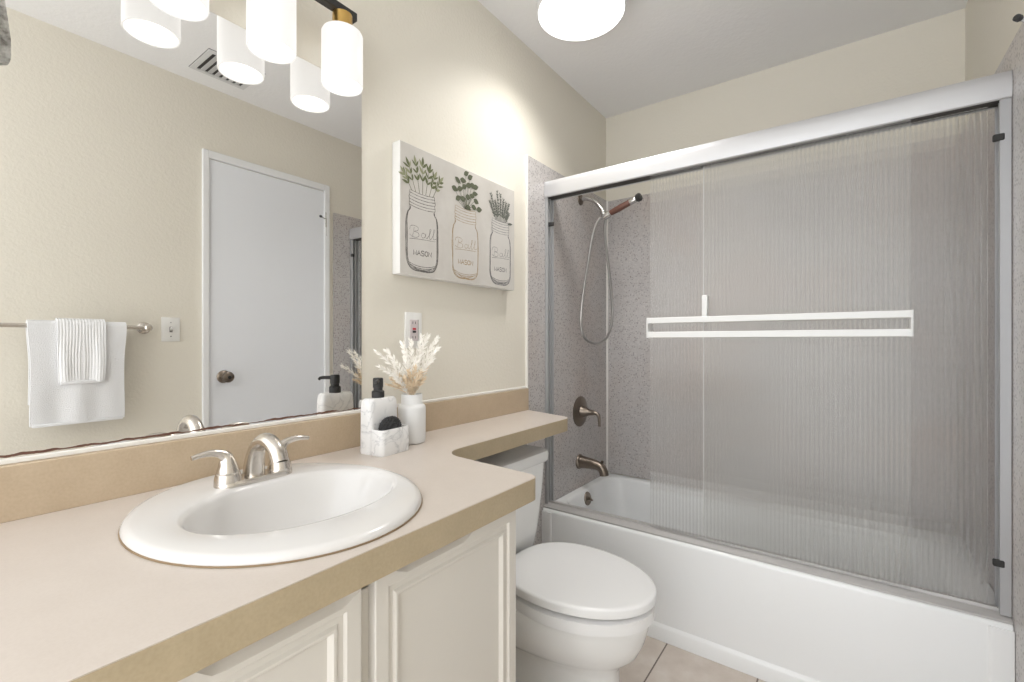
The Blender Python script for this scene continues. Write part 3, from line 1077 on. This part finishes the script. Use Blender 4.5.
# ------------------------------------------------------------------ soap dispenser with sponge tray
SA = math.radians(5)
sd = thing('soap_dispenser', 'white marble soap dispenser with black pump and sponge tray beside sink', 'soap dispenser', (0.129, 0.797, ZT), SA)
bm = B()
loft(bm, [rrect(-0.022, 0, 0.0215, 0.0505, 0.012, 0.0, 5), rrect(-0.022, 0, 0.023, 0.052, 0.013, 0.004, 5), rrect(-0.022, -0.0005, 0.0225, 0.0505, 0.013, 0.12, 5),
          rrect(-0.022, -0.0005, 0.021, 0.0485, 0.013, 0.138, 5), rrect(-0.022, -0.0005, 0.016, 0.0435, 0.011, 0.1445, 5)])
body = obj('bottle', bm, M_MARBLE, sd, 50, local=True)
bm = B()
loft(bm, [rrect(0.020, 0, 0.0225, 0.0505, 0.013, 0.0, 5), rrect(0.020, 0, 0.0240, 0.052, 0.014, 0.004, 5), rrect(0.020, 0, 0.0240, 0.052, 0.014, 0.064, 5),
          rrect(0.020, 0, 0.0220, 0.050, 0.013, 0.0675, 5), rrect(0.020, 0, 0.0195, 0.047, 0.011, 0.066, 5), rrect(0.020, 0, 0.0185, 0.045, 0.011, 0.036, 5)])
obj('sponge_tray', bm, M_MARBLE, sd, 50, local=True)
pm_loc = (-0.024, -0.003, 0.144)
bm = B()
lathe(bm, [(0.0165, 0), (0.0165, 0.017), (0.0145, 0.019), (0.012, 0.0195), (0.012, 0.027), (0.0135, 0.0275), (0.0135, 0.050), (0.012, 0.053), (0, 0.0535)], pm_loc, (0, 0, 1), 24)
pump = obj('pump', bm, M_RUBBER, sd, local=True)
bm = B()
na = math.atan2(-0.76, 0.80) - SA
d = Vector((math.cos(na), math.sin(na), 0))
p0 = Vector(pm_loc) + Vector((0, 0, 0.045))
tube(bm, [p0, p0 + d * 0.035, p0 + d * 0.042 + Vector((0, 0, -0.001)), p0 + d * 0.046 + Vector((0, 0, -0.006))], [0.0055, 0.005, 0.0045, 0.004], 12)
obj('nozzle', bm, M_RUBBER, pump, local=True)
# scrubber
ca, sa = math.cos(SA), math.sin(SA)
sl = (0.129 + 0.021 * ca + 0.002 * sa, 0.797 + 0.020 * sa - 0.002 * ca, ZT + 0.037)
bm = B()
bmesh.ops.create_icosphere(bm, subdivisions=5, radius=1.0)
for v in bm.verts:
    q = v.co.copy()
    th_, ph = math.atan2(q.y, q.x), math.acos(max(-1, min(1, q.z)))
    s = 1 + 0.045 * math.sin(th_ * 14 + ph * 10) + 0.04 * math.sin(ph * 30 - th_ * 4) + 0.05 * noise.noise(q * 9)
    q = Vector((q.x * 0.0172, q.y * 0.036, (q.z + 1) * 0.0295)) * 1.0
    v.co = Vector((q.x * s, q.y * s, q.z * (0.5 + 0.5 * s)))
bmesh.ops.rotate(bm, verts=bm.verts[:], cent=(0, 0, 0), matrix=Matrix.Rotation(SA, 3, 'Z'))
M_SCRUB = mat('black_scrubber', (0.022, 0.022, 0.024), 0.5)
so = obj('scrub_sponge', bm, M_SCRUB, None, 60, local=True)
so.location = sl
tag(so, 'round black knotted scrubber sitting in the marble dispenser tray', 'sponge')

# ------------------------------------------------------------------ vase with pampas
VX, VY = 0.098, 0.918
vs = B()
lathe(vs, [(0.033, 0.0), (0.0375, 0.002), (0.0398, 0.008), (0.0400, 0.10), (0.0392, 0.106), (0.036, 0.1105), (0.0318, 0.1125), (0.0305, 0.115), (0.0305, 0.139), (0.0298, 0.1415), (0.0283, 0.1415),
           (0.0278, 0.138), (0.0278, 0.06), (0.0, 0.055)], (VX, VY, ZT), (0, 0, 1), 40)
tag(obj('vase', vs, M_CERAMIC, None, 35, loc=(VX, VY, ZT)), 'white cylindrical ceramic vase with narrow neck on the counter', 'vase')
pg = thing('pampas_bouquet', 'bouquet of dried cream pampas plumes standing in white vase', 'dried flowers', (VX, VY, ZT + 0.06))
rnd = random.Random(11)


def plume(tip, bend, start, nb, blen, m, width=0.0013):
    bm = B()
    b0 = Vector((VX + rnd.uniform(-.006, .006), VY + rnd.uniform(-.006, .006), ZT + 0.062))
    neck = Vector((VX + (tip.x - VX) * .14, VY + (tip.y - VY) * .14, ZT + 0.142))
    c = neck.lerp(tip, 0.55) + bend
    path = spline([b0, neck, c, tip], 14)
    tube(bm, path, [0.0013 - 0.0007 * i / len(path) for i in range(len(path))], 5)
    n = len(path)
    spin = rnd.uniform(-0.7, 0.7)
    for k in range(nb):
        t = start + (1 - start) * (k + rnd.uniform(0.2, 0.8)) / nb
        f = t * (n - 1)
        i = min(int(f), n - 2)
        q = path[i].lerp(path[i + 1], f - i)
        tg = (path[i + 1] - path[i]).normalized()
        ph = spin + rnd.gauss(0, 0.45) + (PI if k % 2 else 0.0) + (PI / 2 if k % 5 == 4 else 0)
        ra = AC * math.cos(ph) + TO * math.sin(ph)
        side = (ra - tg * ra.dot(tg)).normalized()
        u = (t - start) / (1 - start)
        ln = blen * (1.0 - 0.55 * u) * min(1.0, 0.55 + 2.2 * u) * rnd.uniform(0.8, 1.15)
        up_ = TO.cross(side).normalized()
        w1 = side.cross(tg).normalized()
        dirv = (tg * 0.95 + side * 0.80).normalized()
        wv = dirv.cross(TO).normalized()          # blade faces the room
        wv = (wv + w1 * rnd.uniform(-.8, .8)).normalized() * width * rnd.uniform(.8, 1.2)
        p_ = q.copy()
        prev = None
        for sgm, ww in enumerate((0.55, 1.0, 0.8, 0.15)):
            a_, b_ = bm.verts.new(p_ + wv * 0.5 * ww), bm.verts.new(p_ - wv * 0.5 * ww)
            if prev:
                bm.faces.new((prev[0], prev[1], b_, a_))
            prev = (a_, b_)
            p_ = p_ + dirv * ln / 3
            dirv = (dirv + tg * 0.12 + Vector((0, 0, -0.03))).normalized()
    return bm


AC = Vector((0.808, 0.589, 0))      # across the room view
TO = Vector((0.589, -0.808, 0))     # towards the room
# fan of plumes; tips given as (across, height) in the plane facing the room, across runs along +view right
for (u, zt, dpt) in ((-0.090, 0.268, 0.0), (-0.062, 0.272, 0.02), (-0.03, 0.292, -0.02), (0.0, 0.300, 0.015), (0.024, 0.312, -0.02), (0.048, 0.314, 0.02),
                     (0.070, 0.308, -0.01), (0.076, 0.280, 0.02), (-0.076, 0.226, 0.03), (0.062, 0.245, 0.035), (-0.010, 0.262, 0.045), (0.030, 0.262, 0.05)):
    tip = Vector((VX, VY, ZT + zt)) + AC * u * (1.08 if u > 0 else 0.93) + TO * (dpt + max(0.0, -u) * 0.75)
    bd = AC * (u * -0.12) + Vector((0, 0, 0.008))
    obj('plume', plume(tip, bd, 0.36, 58, 0.027, M_PAMPAS, 0.0034), M_PAMPAS, pg, None)
for (u, zt, dpt) in ((-0.070, 0.172, 0.02), (-0.052, 0.19, 0.035), (-0.028, 0.20, 0.04), (0.0, 0.215, 0.045), (0.018, 0.225, 0.04), (0.034, 0.210, 0.04), (0.044, 0.19, 0.03), (-0.01, 0.195, 0.05), (-0.04, 0.178, 0.045), (0.022, 0.185, 0.05), (0.008, 0.175, 0.055), (0.05, 0.225, 0.02)):
    tip = Vector((VX, VY, ZT + zt)) + AC * u + TO * dpt
    obj('plume', plume(tip, Vector((0, 0, 0.004)), 0.30, 50, 0.021, M_PAMPAST, 0.0030), M_PAMPAST, pg, None, label='tan shorter plume')

# ------------------------------------------------------------------ toilet
TY = 1.270
to = thing('toilet', 'white two-piece toilet with closed lid between vanity and tub', 'toilet', (0.35, TY, 0))
bm = B()
loft(bm, [rrect(0.118, TY, 0.080, 0.135, 0.035, 0.385), rrect(0.120, TY, 0.088, 0.160, 0.045, 0.40), rrect(0.121, TY, 0.092, 0.178, 0.045, 0.46), rrect(0.122, TY, 0.096, 0.199, 0.045, 0.58),
          rrect(0.122, TY, 0.098, 0.212, 0.045, 0.68), rrect(0.122, TY, 0.098, 0.214, 0.045, 0.702)])
obj('tank', bm, M_PORC, to, 60)
bm = B()
loft(bm, [rrect(0.123, TY, 0.101, 0.229, 0.045, 0.702), rrect(0.123, TY, 0.106, 0.234, 0.05, 0.708), rrect(0.123, TY, 0.107, 0.235, 0.05, 0.730), rrect(0.123, TY, 0.103, 0.231, 0.046, 0.740),
          rrect(0.123, TY, 0.092, 0.22, 0.036, 0.743)])
obj('tank_lid', bm, M_PORC, to, 50)
bm = B()
lathe(bm, [(0.012, 0), (0.012, 0.006), (0.006, 0.008), (0.006, 0.016)], (0.219, TY - 0.165, 0.655), (1, 0, 0), 16)
tube(bm, [(0.232, TY - 0.165, 0.655), (0.236, TY - 0.14, 0.652), (0.236, TY - 0.095, 0.646)], 0.005, 10)
obj('flush_lever', bm, M_CHROME, to)


def egg(xb, xf, hw, z, n=64, sq=2.35, k=0.44, ef=2.0):
    """elongated bowl outline: flat-ish back at xb, rounded tip at xf"""
    cx = xb + (xf - xb) * k
    o = []
    for i in range(n):
        a = 2 * PI * i / n
        ca, sa = math.cos(a), math.sin(a)
        e = ef if ca > 0 else sq
        r = (abs(ca) ** e + abs(sa) ** e) ** (-1 / e)
        rx = (xf - cx) if ca > 0 else (cx - xb)
        o.append((cx + ca * r * rx, TY + sa * r * hw, z))
    return o


bm = B()
loft(bm, [egg(0.26, 0.66, 0.155, 0.4055), egg(0.235, 0.690, 0.183, 0.4070), egg(0.229, 0.696, 0.188, 0.4100), egg(0.229, 0.696, 0.188, 0.428), egg(0.2300, 0.695, 0.187, 0.4315), egg(0.2335, 0.6910, 0.1835, 0.4345), egg(0.242, 0.681, 0.176, 0.4355), egg(0.33, 0.56, 0.08, 0.4360)])
obj('lid', bm, M_SEAT, to, 50)
bm = B()
loft(bm, [egg(0.243, 0.684, 0.178, 0.357), egg(0.238, 0.690, 0.184, 0.360), egg(0.238, 0.690, 0.184, 0.391), egg(0.246, 0.680, 0.175, 0.3955), egg(0.28, 0.64, 0.14, 0.3965)])
obj('seat', bm, M_SEAT, to, 50)
for s in (-1, 1):
    bm = B()
    box(bm, 0.222, 0.262, TY + s * 0.075 - 0.02, TY + s * 0.075 + 0.02, 0.385, 0.412, 0.006, 3)
    obj('hinge', bm, M_SEAT, to)
bm = B()
loft(bm, [egg(0.10, 0.600, 0.096, 0.0, sq=3.2, k=.5, ef=3.4), egg(0.105, 0.598, 0.095, 0.02, sq=3.2, k=.5, ef=3.4), egg(0.13, 0.590, 0.088, 0.05, sq=3, ef=3.2), egg(0.13, 0.586, 0.086, 0.12, sq=2.8, ef=3.0),
          egg(0.11, 0.586, 0.089, 0.175, ef=2.8), egg(0.08, 0.594, 0.104, 0.197, ef=2.4), egg(0.065, 0.616, 0.134, 0.218), egg(0.05, 0.645, 0.158, 0.246), egg(0.04, 0.664, 0.172, 0.285),
          egg(0.032, 0.675, 0.179, 0.325), egg(0.03, 0.679, 0.179, 0.348), egg(0.035, 0.676, 0.175, 0.360)])
# foot flange
loft(bm, [egg(0.09, 0.61, 0.115, 0.0, sq=3.2, k=.5, ef=3.2), egg(0.092, 0.608, 0.114, 0.022, sq=3.2, k=.5, ef=3.2), egg(0.105, 0.59, 0.10, 0.034, sq=3.2, k=.5, ef=3.2)])
obj('bowl', bm, M_PORC, to, 60)
bm = B()
loft(bm, [rrect(0.135, TY, 0.10, 0.115, 0.03, 0.33), rrect(0.135, TY, 0.105, 0.155, 0.03, 0.372), rrect(0.135, TY, 0.10, 0.15, 0.03, 0.386)])
obj('tank_deck', bm, M_PORC, to, 50)
for s in (-1, 1):
    bm = B()
    lathe(bm, [(0.013, 0), (0.013, 0.006), (0.009, 0.015), (0, 0.018)], (0.30, TY + s * 0.104, 0.026), (0, 0, 1), 14)
    obj('bolt_cap', bm, M_SEAT, to)

# ------------------------------------------------------------------ bathtub
TBY0, TBY1 = 1.770, YB - PT - 0.001
TX0, TX1 = PT + 0.001, XR - PT - 0.001
ZR = 0.392
bh = thing('bathtub', 'white alcove bathtub with plain apron behind the sliding glass doors', 'bathtub', (0.74, 1.77, 0))
cx, cyy = (TX0 + TX1) / 2, (TBY0 + TBY1) / 2
hx_, hy_ = (TX1 - TX0) / 2, (TBY1 - TBY0) / 2
def inner(dx0, dx1, dy0, dy1, r, z):
    x0, x1, y0, y1 = TX0 + dx0, TX1 - dx1, TBY0 + dy0, TBY1 - dy1
    return rrect((x0 + x1) / 2, (y0 + y1) / 2, (x1 - x0) / 2, (y1 - y0) / 2, r, z, 8)
bm = B()
rings = [rrect(cx, cyy, hx_, hy_ - 0.0, 0.004, 0.0), rrect(cx, cyy, hx_, hy_, 0.004, ZR - 0.014), rrect(cx, cyy + 0.001, hx_, hy_ - 0.001, 0.004, ZR - 0.006),
         rrect(cx, cyy + 0.004, hx_, hy_ - 0.004, 0.004, ZR - 0.001), rrect(cx, cyy + 0.008, hx_, hy_ - 0.008, 0.004, ZR),
         inner(0.030, 0.085, 0.095, 0.035, 0.09, ZR), inner(0.036, 0.092, 0.101, 0.041, 0.09, ZR - 0.003), inner(0.042, 0.10, 0.108, 0.048, 0.09, ZR - 0.015),
         inner(0.058, 0.16, 0.120, 0.060, 0.10, 0.27), inner(0.085, 0.25, 0.140, 0.085, 0.12, 0.13), inner(0.12, 0.32, 0.17, 0.115, 0.12, 0.085), inner(0.25, 0.5, 0.26, 0.22, 0.09, 0.075)]
loft(bm, rings, True, True)
obj('tub_shell', bm, M_TUB, bh, 40)
bm = B()
loft(bm, [[(TX0, TBY0, 0.0005), (TX0, TBY0 - 0.010, 0.0005), (TX0, TBY0 - 0.010, 0.048), (TX0, TBY0 - 0.007, 0.055), (TX0, TBY0, 0.062)],
          [(TX1, TBY0, 0.0005), (TX1, TBY0 - 0.010, 0.0005), (TX1, TBY0 - 0.010, 0.048), (TX1, TBY0 - 0.007, 0.055), (TX1, TBY0, 0.062)]])
obj('toe_band', bm, M_TUB, bh, 30)
for a, b in ((TX0, TX0 + 0.05), (TX1 - 0.05, TX1)):
    bm = B()
    s = 1 if a == TX0 else -1
    e0, e1 = (a, b) if s > 0 else (b, a)
    pl = [(e0, TBY0), (e0, TBY0 - 0.006), (e1 - s * 0.010, TBY0 - 0.006), (e1 - s * 0.004, TBY0 - 0.004), (e1, TBY0)]
    loft(bm, [[(q[0], q[1], 0.055) for q in pl], [(q[0], q[1] if abs(q[1] - TBY0) < 1e-6 else q[1], ZR - 0.012) for q in pl]])
    obj('apron_border', bm, M_TUB, bh, 30)
bm = B()
lathe(bm, [(0.034, 0), (0.034, 0.004), (0.031, 0.008), (0.012, 0.010), (0.009, 0.010), (0.008, 0.022), (0.0, 0.023)], (0.0555, 2.125, 0.345), (0.985, 0, 0.17), 28)
tube(bm, [(0.076, 2.125, 0.350), (0.088, 2.120, 0.342)], 0.0045, 8)
obj('overflow_plate', bm, M_BRONZE, bh, label='bronze overflow plate with trip lever')

# ------------------------------------------------------------------ shower door: frame + two sliding panels
FY0 = 1.788
sf = thing('shower_door_frame', 'satin aluminium frame with header, side jambs and track round the tub opening', 'shower door frame', (0.74, 1.82, ZR))
bm = B()
JX0, JX1 = PT + 0.001, XR - PT - 0.001
prof = [(FY0 + 0.003, 1.806), (FY0, 1.809), (FY0 - 0.002, 1.830), (FY0 - 0.002, 1.856), (FY0, 1.874), (FY0 + 0.004, 1.879), (FY0 + 0.062, 1.879), (FY0 + 0.066, 1.875), (FY0 + 0.066, 1.806),
        (FY0 + 0.060, 1.806), (FY0 + 0.060, 1.868), (FY0 + 0.034, 1.868), (FY0 + 0.034, 1.812), (FY0 + 0.030, 1.812), (FY0 + 0.030, 1.868), (FY0 + 0.007, 1.868), (FY0 + 0.007, 1.806)]
loft(bm, [[(JX0, a, b) for a, b in prof], [(JX1, a, b) for a, b in prof]])
obj('header', bm, M_ALU, sf, 35)
bm = B()
box(bm, JX0 + 0.001, JX1 - 0.001, FY0 + 0.0072, FY0 + 0.0298, 1.8085, 1.812)
box(bm, JX0 + 0.001, JX1 - 0.001, FY0 + 0.0342, FY0 + 0.0598, 1.8085, 1.812)
obj('header_shade_plate', bm, M_DARK, sf, None, label='dark plates painted as shade inside the header')  # dark plates added for the shade up inside the header
for x0, x1 in ((JX0, JX0 + 0.015), (JX1 - 0.023, JX1)):
    bm = B()
    box(bm, x0, x1, FY0 + 0.004, FY0 + 0.010, ZR + 0.014, 1.806, 0.001, 1)
    box(bm, x0, x1, FY0 + 0.054, FY0 + 0.060, ZR + 0.014, 1.806, 0.001, 1)
    if x0 < 0.5:
        box(bm, x0, x0 + 0.004, FY0 + 0.010, FY0 + 0.054, ZR + 0.014, 1.806)
        box(bm, x0 + 0.004, x1 - 0.002, FY0 + 0.028, FY0 + 0.033, ZR + 0.014, 1.806)
    else:
        box(bm, x1 - 0.004, x1, FY0 + 0.010, FY0 + 0.054, ZR + 0.014, 1.806)
        box(bm, x0 + 0.002, x1 - 0.004, FY0 + 0.028, FY0 + 0.033, ZR + 0.014, 1.806)
    obj('jamb', bm, M_JAMB, sf, 35)
bm = B()
pr = [(FY0 - 0.010, ZR + 0.0003), (FY0 - 0.010, ZR + 0.006), (FY0 + 0.004, ZR + 0.010), (FY0 + 0.014, ZR + 0.0135), (FY0 + 0.027, ZR + 0.0135), (FY0 + 0.028, ZR + 0.022), (FY0 + 0.033, ZR + 0.022), (FY0 + 0.034, ZR + 0.0135),
      (FY0 + 0.062, ZR + 0.0135), (FY0 + 0.068, ZR + 0.010), (FY0 + 0.068, ZR + 0.0003)]
loft(bm, [[(JX0, a, b) for a, b in pr], [(JX1, a, b) for a, b in pr]])
obj('bottom_track', bm, M_TRACK, sf, 30, label='dull grey bottom track')
bm = B()
box(bm, JX0 + 0.004, JX0 + 0.036, FY0 + 0.012, FY0 + 0.026, 1.676, 1.694, 0.002, 1)
obj('bumper', bm, M_RUBBER, sf, label='black rubber bumper')
for z in (1.704, 0.545):
    bm = B()
    box(bm, JX1 - 0.036, JX1 - 0.014, FY0 - 0.001, FY0 + 0.012, z - 0.009, z + 0.009, 0.002, 1)
    obj('bumper', bm, M_RUBBER, sf, label='black rubber bumper')


def reeded(x0, x1, y, z0, z1, pitch=0.0125, th=0.0035, amp=0.0021, seg=6):
    bm = B()
    n = int((x1 - x0) / pitch)
    pt = (x1 - x0) / n
    lo, hi = [], []
    for i in range(n):
        for k in range(seg):
            u = k / seg
            xx = x0 + (i + u) * pt
            yy = y - amp * math.sin(PI * u)
            lo.append((xx, yy, z0)); hi.append((xx, yy, z1))
    lo.append((x1, y, z0)); hi.append((x1, y, z1))
    lo += [(x1, y + th, z0), (x0, y + th, z0)]
    hi += [(x1, y + th, z1), (x0, y + th, z1)]
    loft(bm, [lo, hi], True, True)
    return bm


def slider(name, label, x0, x1, y):
    t = thing(name, label, 'shower door', ((x0 + x1) / 2, y, 0.412), 0.0, 'sliding glass shower doors')
    obj('glass_pane', reeded(x0, x1, y, 0.412, 1.8075), M_GLASS, t, 30)
    return t


YO, YI = FY0 + 0.018, FY0 + 0.044
d1 = slider('shower_door', 'outer reeded glass sliding shower door carrying the white towel bar', 0.497, 1.284, YO)
d2 = slider('shower_door', 'inner reeded glass sliding shower door reaching the right jamb', 0.690, 1.450, YI)
bm = B()
bx0, bx1, by = 0.502, 1.285, 1.750
tbar = B()
for z0, z1 in ((1.218, 1.239), (1.163, 1.185)):
    box(tbar, bx0 + 0.0002, bx1 - 0.0002, by - 0.004, by + 0.006, z0, z1, 0.0015, 1)
for xa in (bx0, bx1 - 0.006):
    box(tbar, xa, xa + 0.006, by - 0.006, YO - 0.002, 1.162, 1.240, 0.0015, 1)
bm.free()
obj('towel_rail', tbar, M_ALUW, d1, 35, label='white double towel rail')
bm = B()
box(bm, 0.698, 0.717, YO - 0.026, YO - 0.0017, 1.222, 1.319, 0.002, 1)
obj('pull_handle', bm, M_ALUW, d1, 35, label='short white upright pull handle')
bm = B()
box(bm, 0.690, 0.6915, YI - 0.003, YI + 0.006, 0.413, 1.807)
obj('edge_guard', bm, M_ALUW, d2, 35)

# ------------------------------------------------------------------ shower fittings
PX = PT
sa_ = thing('shower_mount', 'curved chrome shower pipe with bracket high on the grey tub wall', 'shower mount', (PX, 2.14, 1.885))
bm = B()
lathe(bm, [(0.030, 0), (0.029, 0.004), (0.020, 0.010), (0.012, 0.013)], (PX, 2.140, 1.885), (1, 0, 0), 24)
obj('flange', bm, M_BRONZE, sa_, label='dark flange')
bm = B()
tube(bm, spline([(PX + 0.004, 2.140, 1.885), (0.045, 2.140, 1.884), (0.09, 2.140, 1.862), (0.122, 2.140, 1.826), (0.138, 2.140, 1.80)], 6), 0.0108, 14)
obj('pipe', bm, M_CHROME, sa_)
bm = B()
lathe(bm, [(0.013, 0), (0.016, 0.006), (0.016, 0.022), (0.012, 0.030)], (0.132, 2.140, 1.811), (0.4, 0, -0.9), 18)
lathe(bm, [(0.017, -0.016), (0.018, 0.0), (0.017, 0.016)], (0.158, 2.138, 1.778), (0.93, 0, 0.36), 18)
obj('bracket', bm, M_CHROME, sa_)
hsw = thing('hand_shower', 'brown-gripped hand shower with looped hose held in the shower bracket', 'hand shower', (0.158, 2.138, 1.778))
hd = Vector((0.173, -0.003, 0.060)).normalized()
h0 = Vector((0.158, 2.135, 1.778)) - hd * 0.022
bm = B()
lathe(bm, [(0.008, -0.016), (0.010, 0), (0.0115, 0.02), (0.0125, 0.045)], h0, hd, 16)
obj('connector', bm, M_CHROME, hsw)
bm = B()
lathe(bm, [(0.012, 0.044), (0.0145, 0.050), (0.016, 0.10), (0.0145, 0.150), (0.013, 0.155)], h0, hd, 18)
obj('grip', bm, M_WOOD, hsw, label='brown grip')
bm = B()
lathe(bm, [(0.0145, 0.152), (0.0155, 0.158), (0.0155, 0.182), (0.013, 0.187)], h0, hd, 18)
obj('collar', bm, M_CHROME, hsw)
bm = B()
lathe(bm, [(0.013, 0.184), (0.019, 0.192), (0.020, 0.206), (0.015, 0.212), (0.0, 0.213)], h0, hd, 18)
obj('spray_tip', bm, M_RUBBER, hsw)
bm = B()
hp = spline([tuple(h0 - hd * 0.014), (0.128, 2.120, 1.760), (0.120, 2.07, 1.690), (0.118, 2.01, 1.52), (0.118, 1.955, 1.345), (0.118, 1.940, 1.225), (0.119, 1.985, 1.160), (0.120, 2.105, 1.138), (0.121, 2.215, 1.165),
             (0.122, 2.283, 1.255), (0.124, 2.278, 1.37), (0.126, 2.235, 1.52), (0.132, 2.175, 1.68), (0.146, 2.150, 1.755), (0.152, 2.142, 1.785)], 10)
tube(bm, hp, 0.0072, 10)
hose_m = mat('steel_hose', (0.46, 0.45, 0.44), 0.3, 1.0)
p = coords(hose_m)
n_, l_, b_ = nodes(hose_m)
wv = n_.new('ShaderNodeTexWave'); wv.inputs['Scale'].default_value = 90; wv.bands_direction = 'Z'
l_.new(p, wv.inputs['Vector'])
bump(hose_m, wv.outputs['Fac'], 0.5, 0.002)
obj('hose', bm, hose_m, hsw, 60, label='looped steel hose')

vv = thing('shower_valve', 'bronze shower valve with lever on the grey tub wall', 'valve', (PX, 2.136, 0.785))
bm = B()
lathe(bm, [(0.078, 0), (0.078, 0.004), (0.072, 0.008), (0.045, 0.012), (0.030, 0.014)], (PX, 2.136, 0.785), (1, 0, 0), 40)
obj('escutcheon', bm, M_BRONZE, vv)
bm = B()
lathe(bm, [(0.034, 0.010), (0.031, 0.022), (0.023, 0.036), (0.0155, 0.052), (0.0135, 0.070)], (PX, 2.136, 0.785), (1, 0, -0.02), 24)
tube(bm, spline([(PX + 0.060, 2.136, 0.784), (PX + 0.085, 2.136, 0.784), (PX + 0.103, 2.136, 0.776), (PX + 0.108, 2.136, 0.755), (PX + 0.110, 2.136, 0.718)], 6),
     [0.0135, 0.0132, 0.0130, 0.0127, 0.0124, 0.0120, 0.0115, 0.0108, 0.0096, 0.0094, 0.0092, 0.009, 0.0088, 0.0086, 0.0084, 0.0082, 0.008, 0.0078, 0.0076, 0.0074, 0.0072, 0.007, 0.0068, 0.0066, 0.0064], 12)
obj('lever', bm, M_BRONZE, vv, 50)
ts = thing('tub_spout', 'bronze tub spout below the shower valve', 'tub spout', (PX, 2.128, 0.525))
bm = B()
lathe(bm, [(0.038, 0), (0.038, 0.006), (0.032, 0.012)], (PX, 2.128, 0.527), (1, 0, 0), 28)
sp_ = spline([(PX + 0.004, 2.128, 0.527), (PX + 0.04, 2.128, 0.527), (PX + 0.09, 2.128, 0.524), (PX + 0.122, 2.128, 0.514), (PX + 0.136, 2.128, 0.494), (PX + 0.139, 2.128, 0.478)], 5)
tube(bm, sp_, [0.033 - 0.010 * min(1, i / 12) for i in range(len(sp_))], 20)
obj('spout_body', bm, M_BRONZE, ts, 50)
bm = B()
lathe(bm, [(0.005, 0), (0.005, 0.014), (0.0075, 0.016), (0.0075, 0.024), (0.0, 0.026)], (PX + 0.126, 2.128, 0.525), (0.1, 0, 1), 12)
obj('diverter_knob', bm, M_BRONZE, ts)
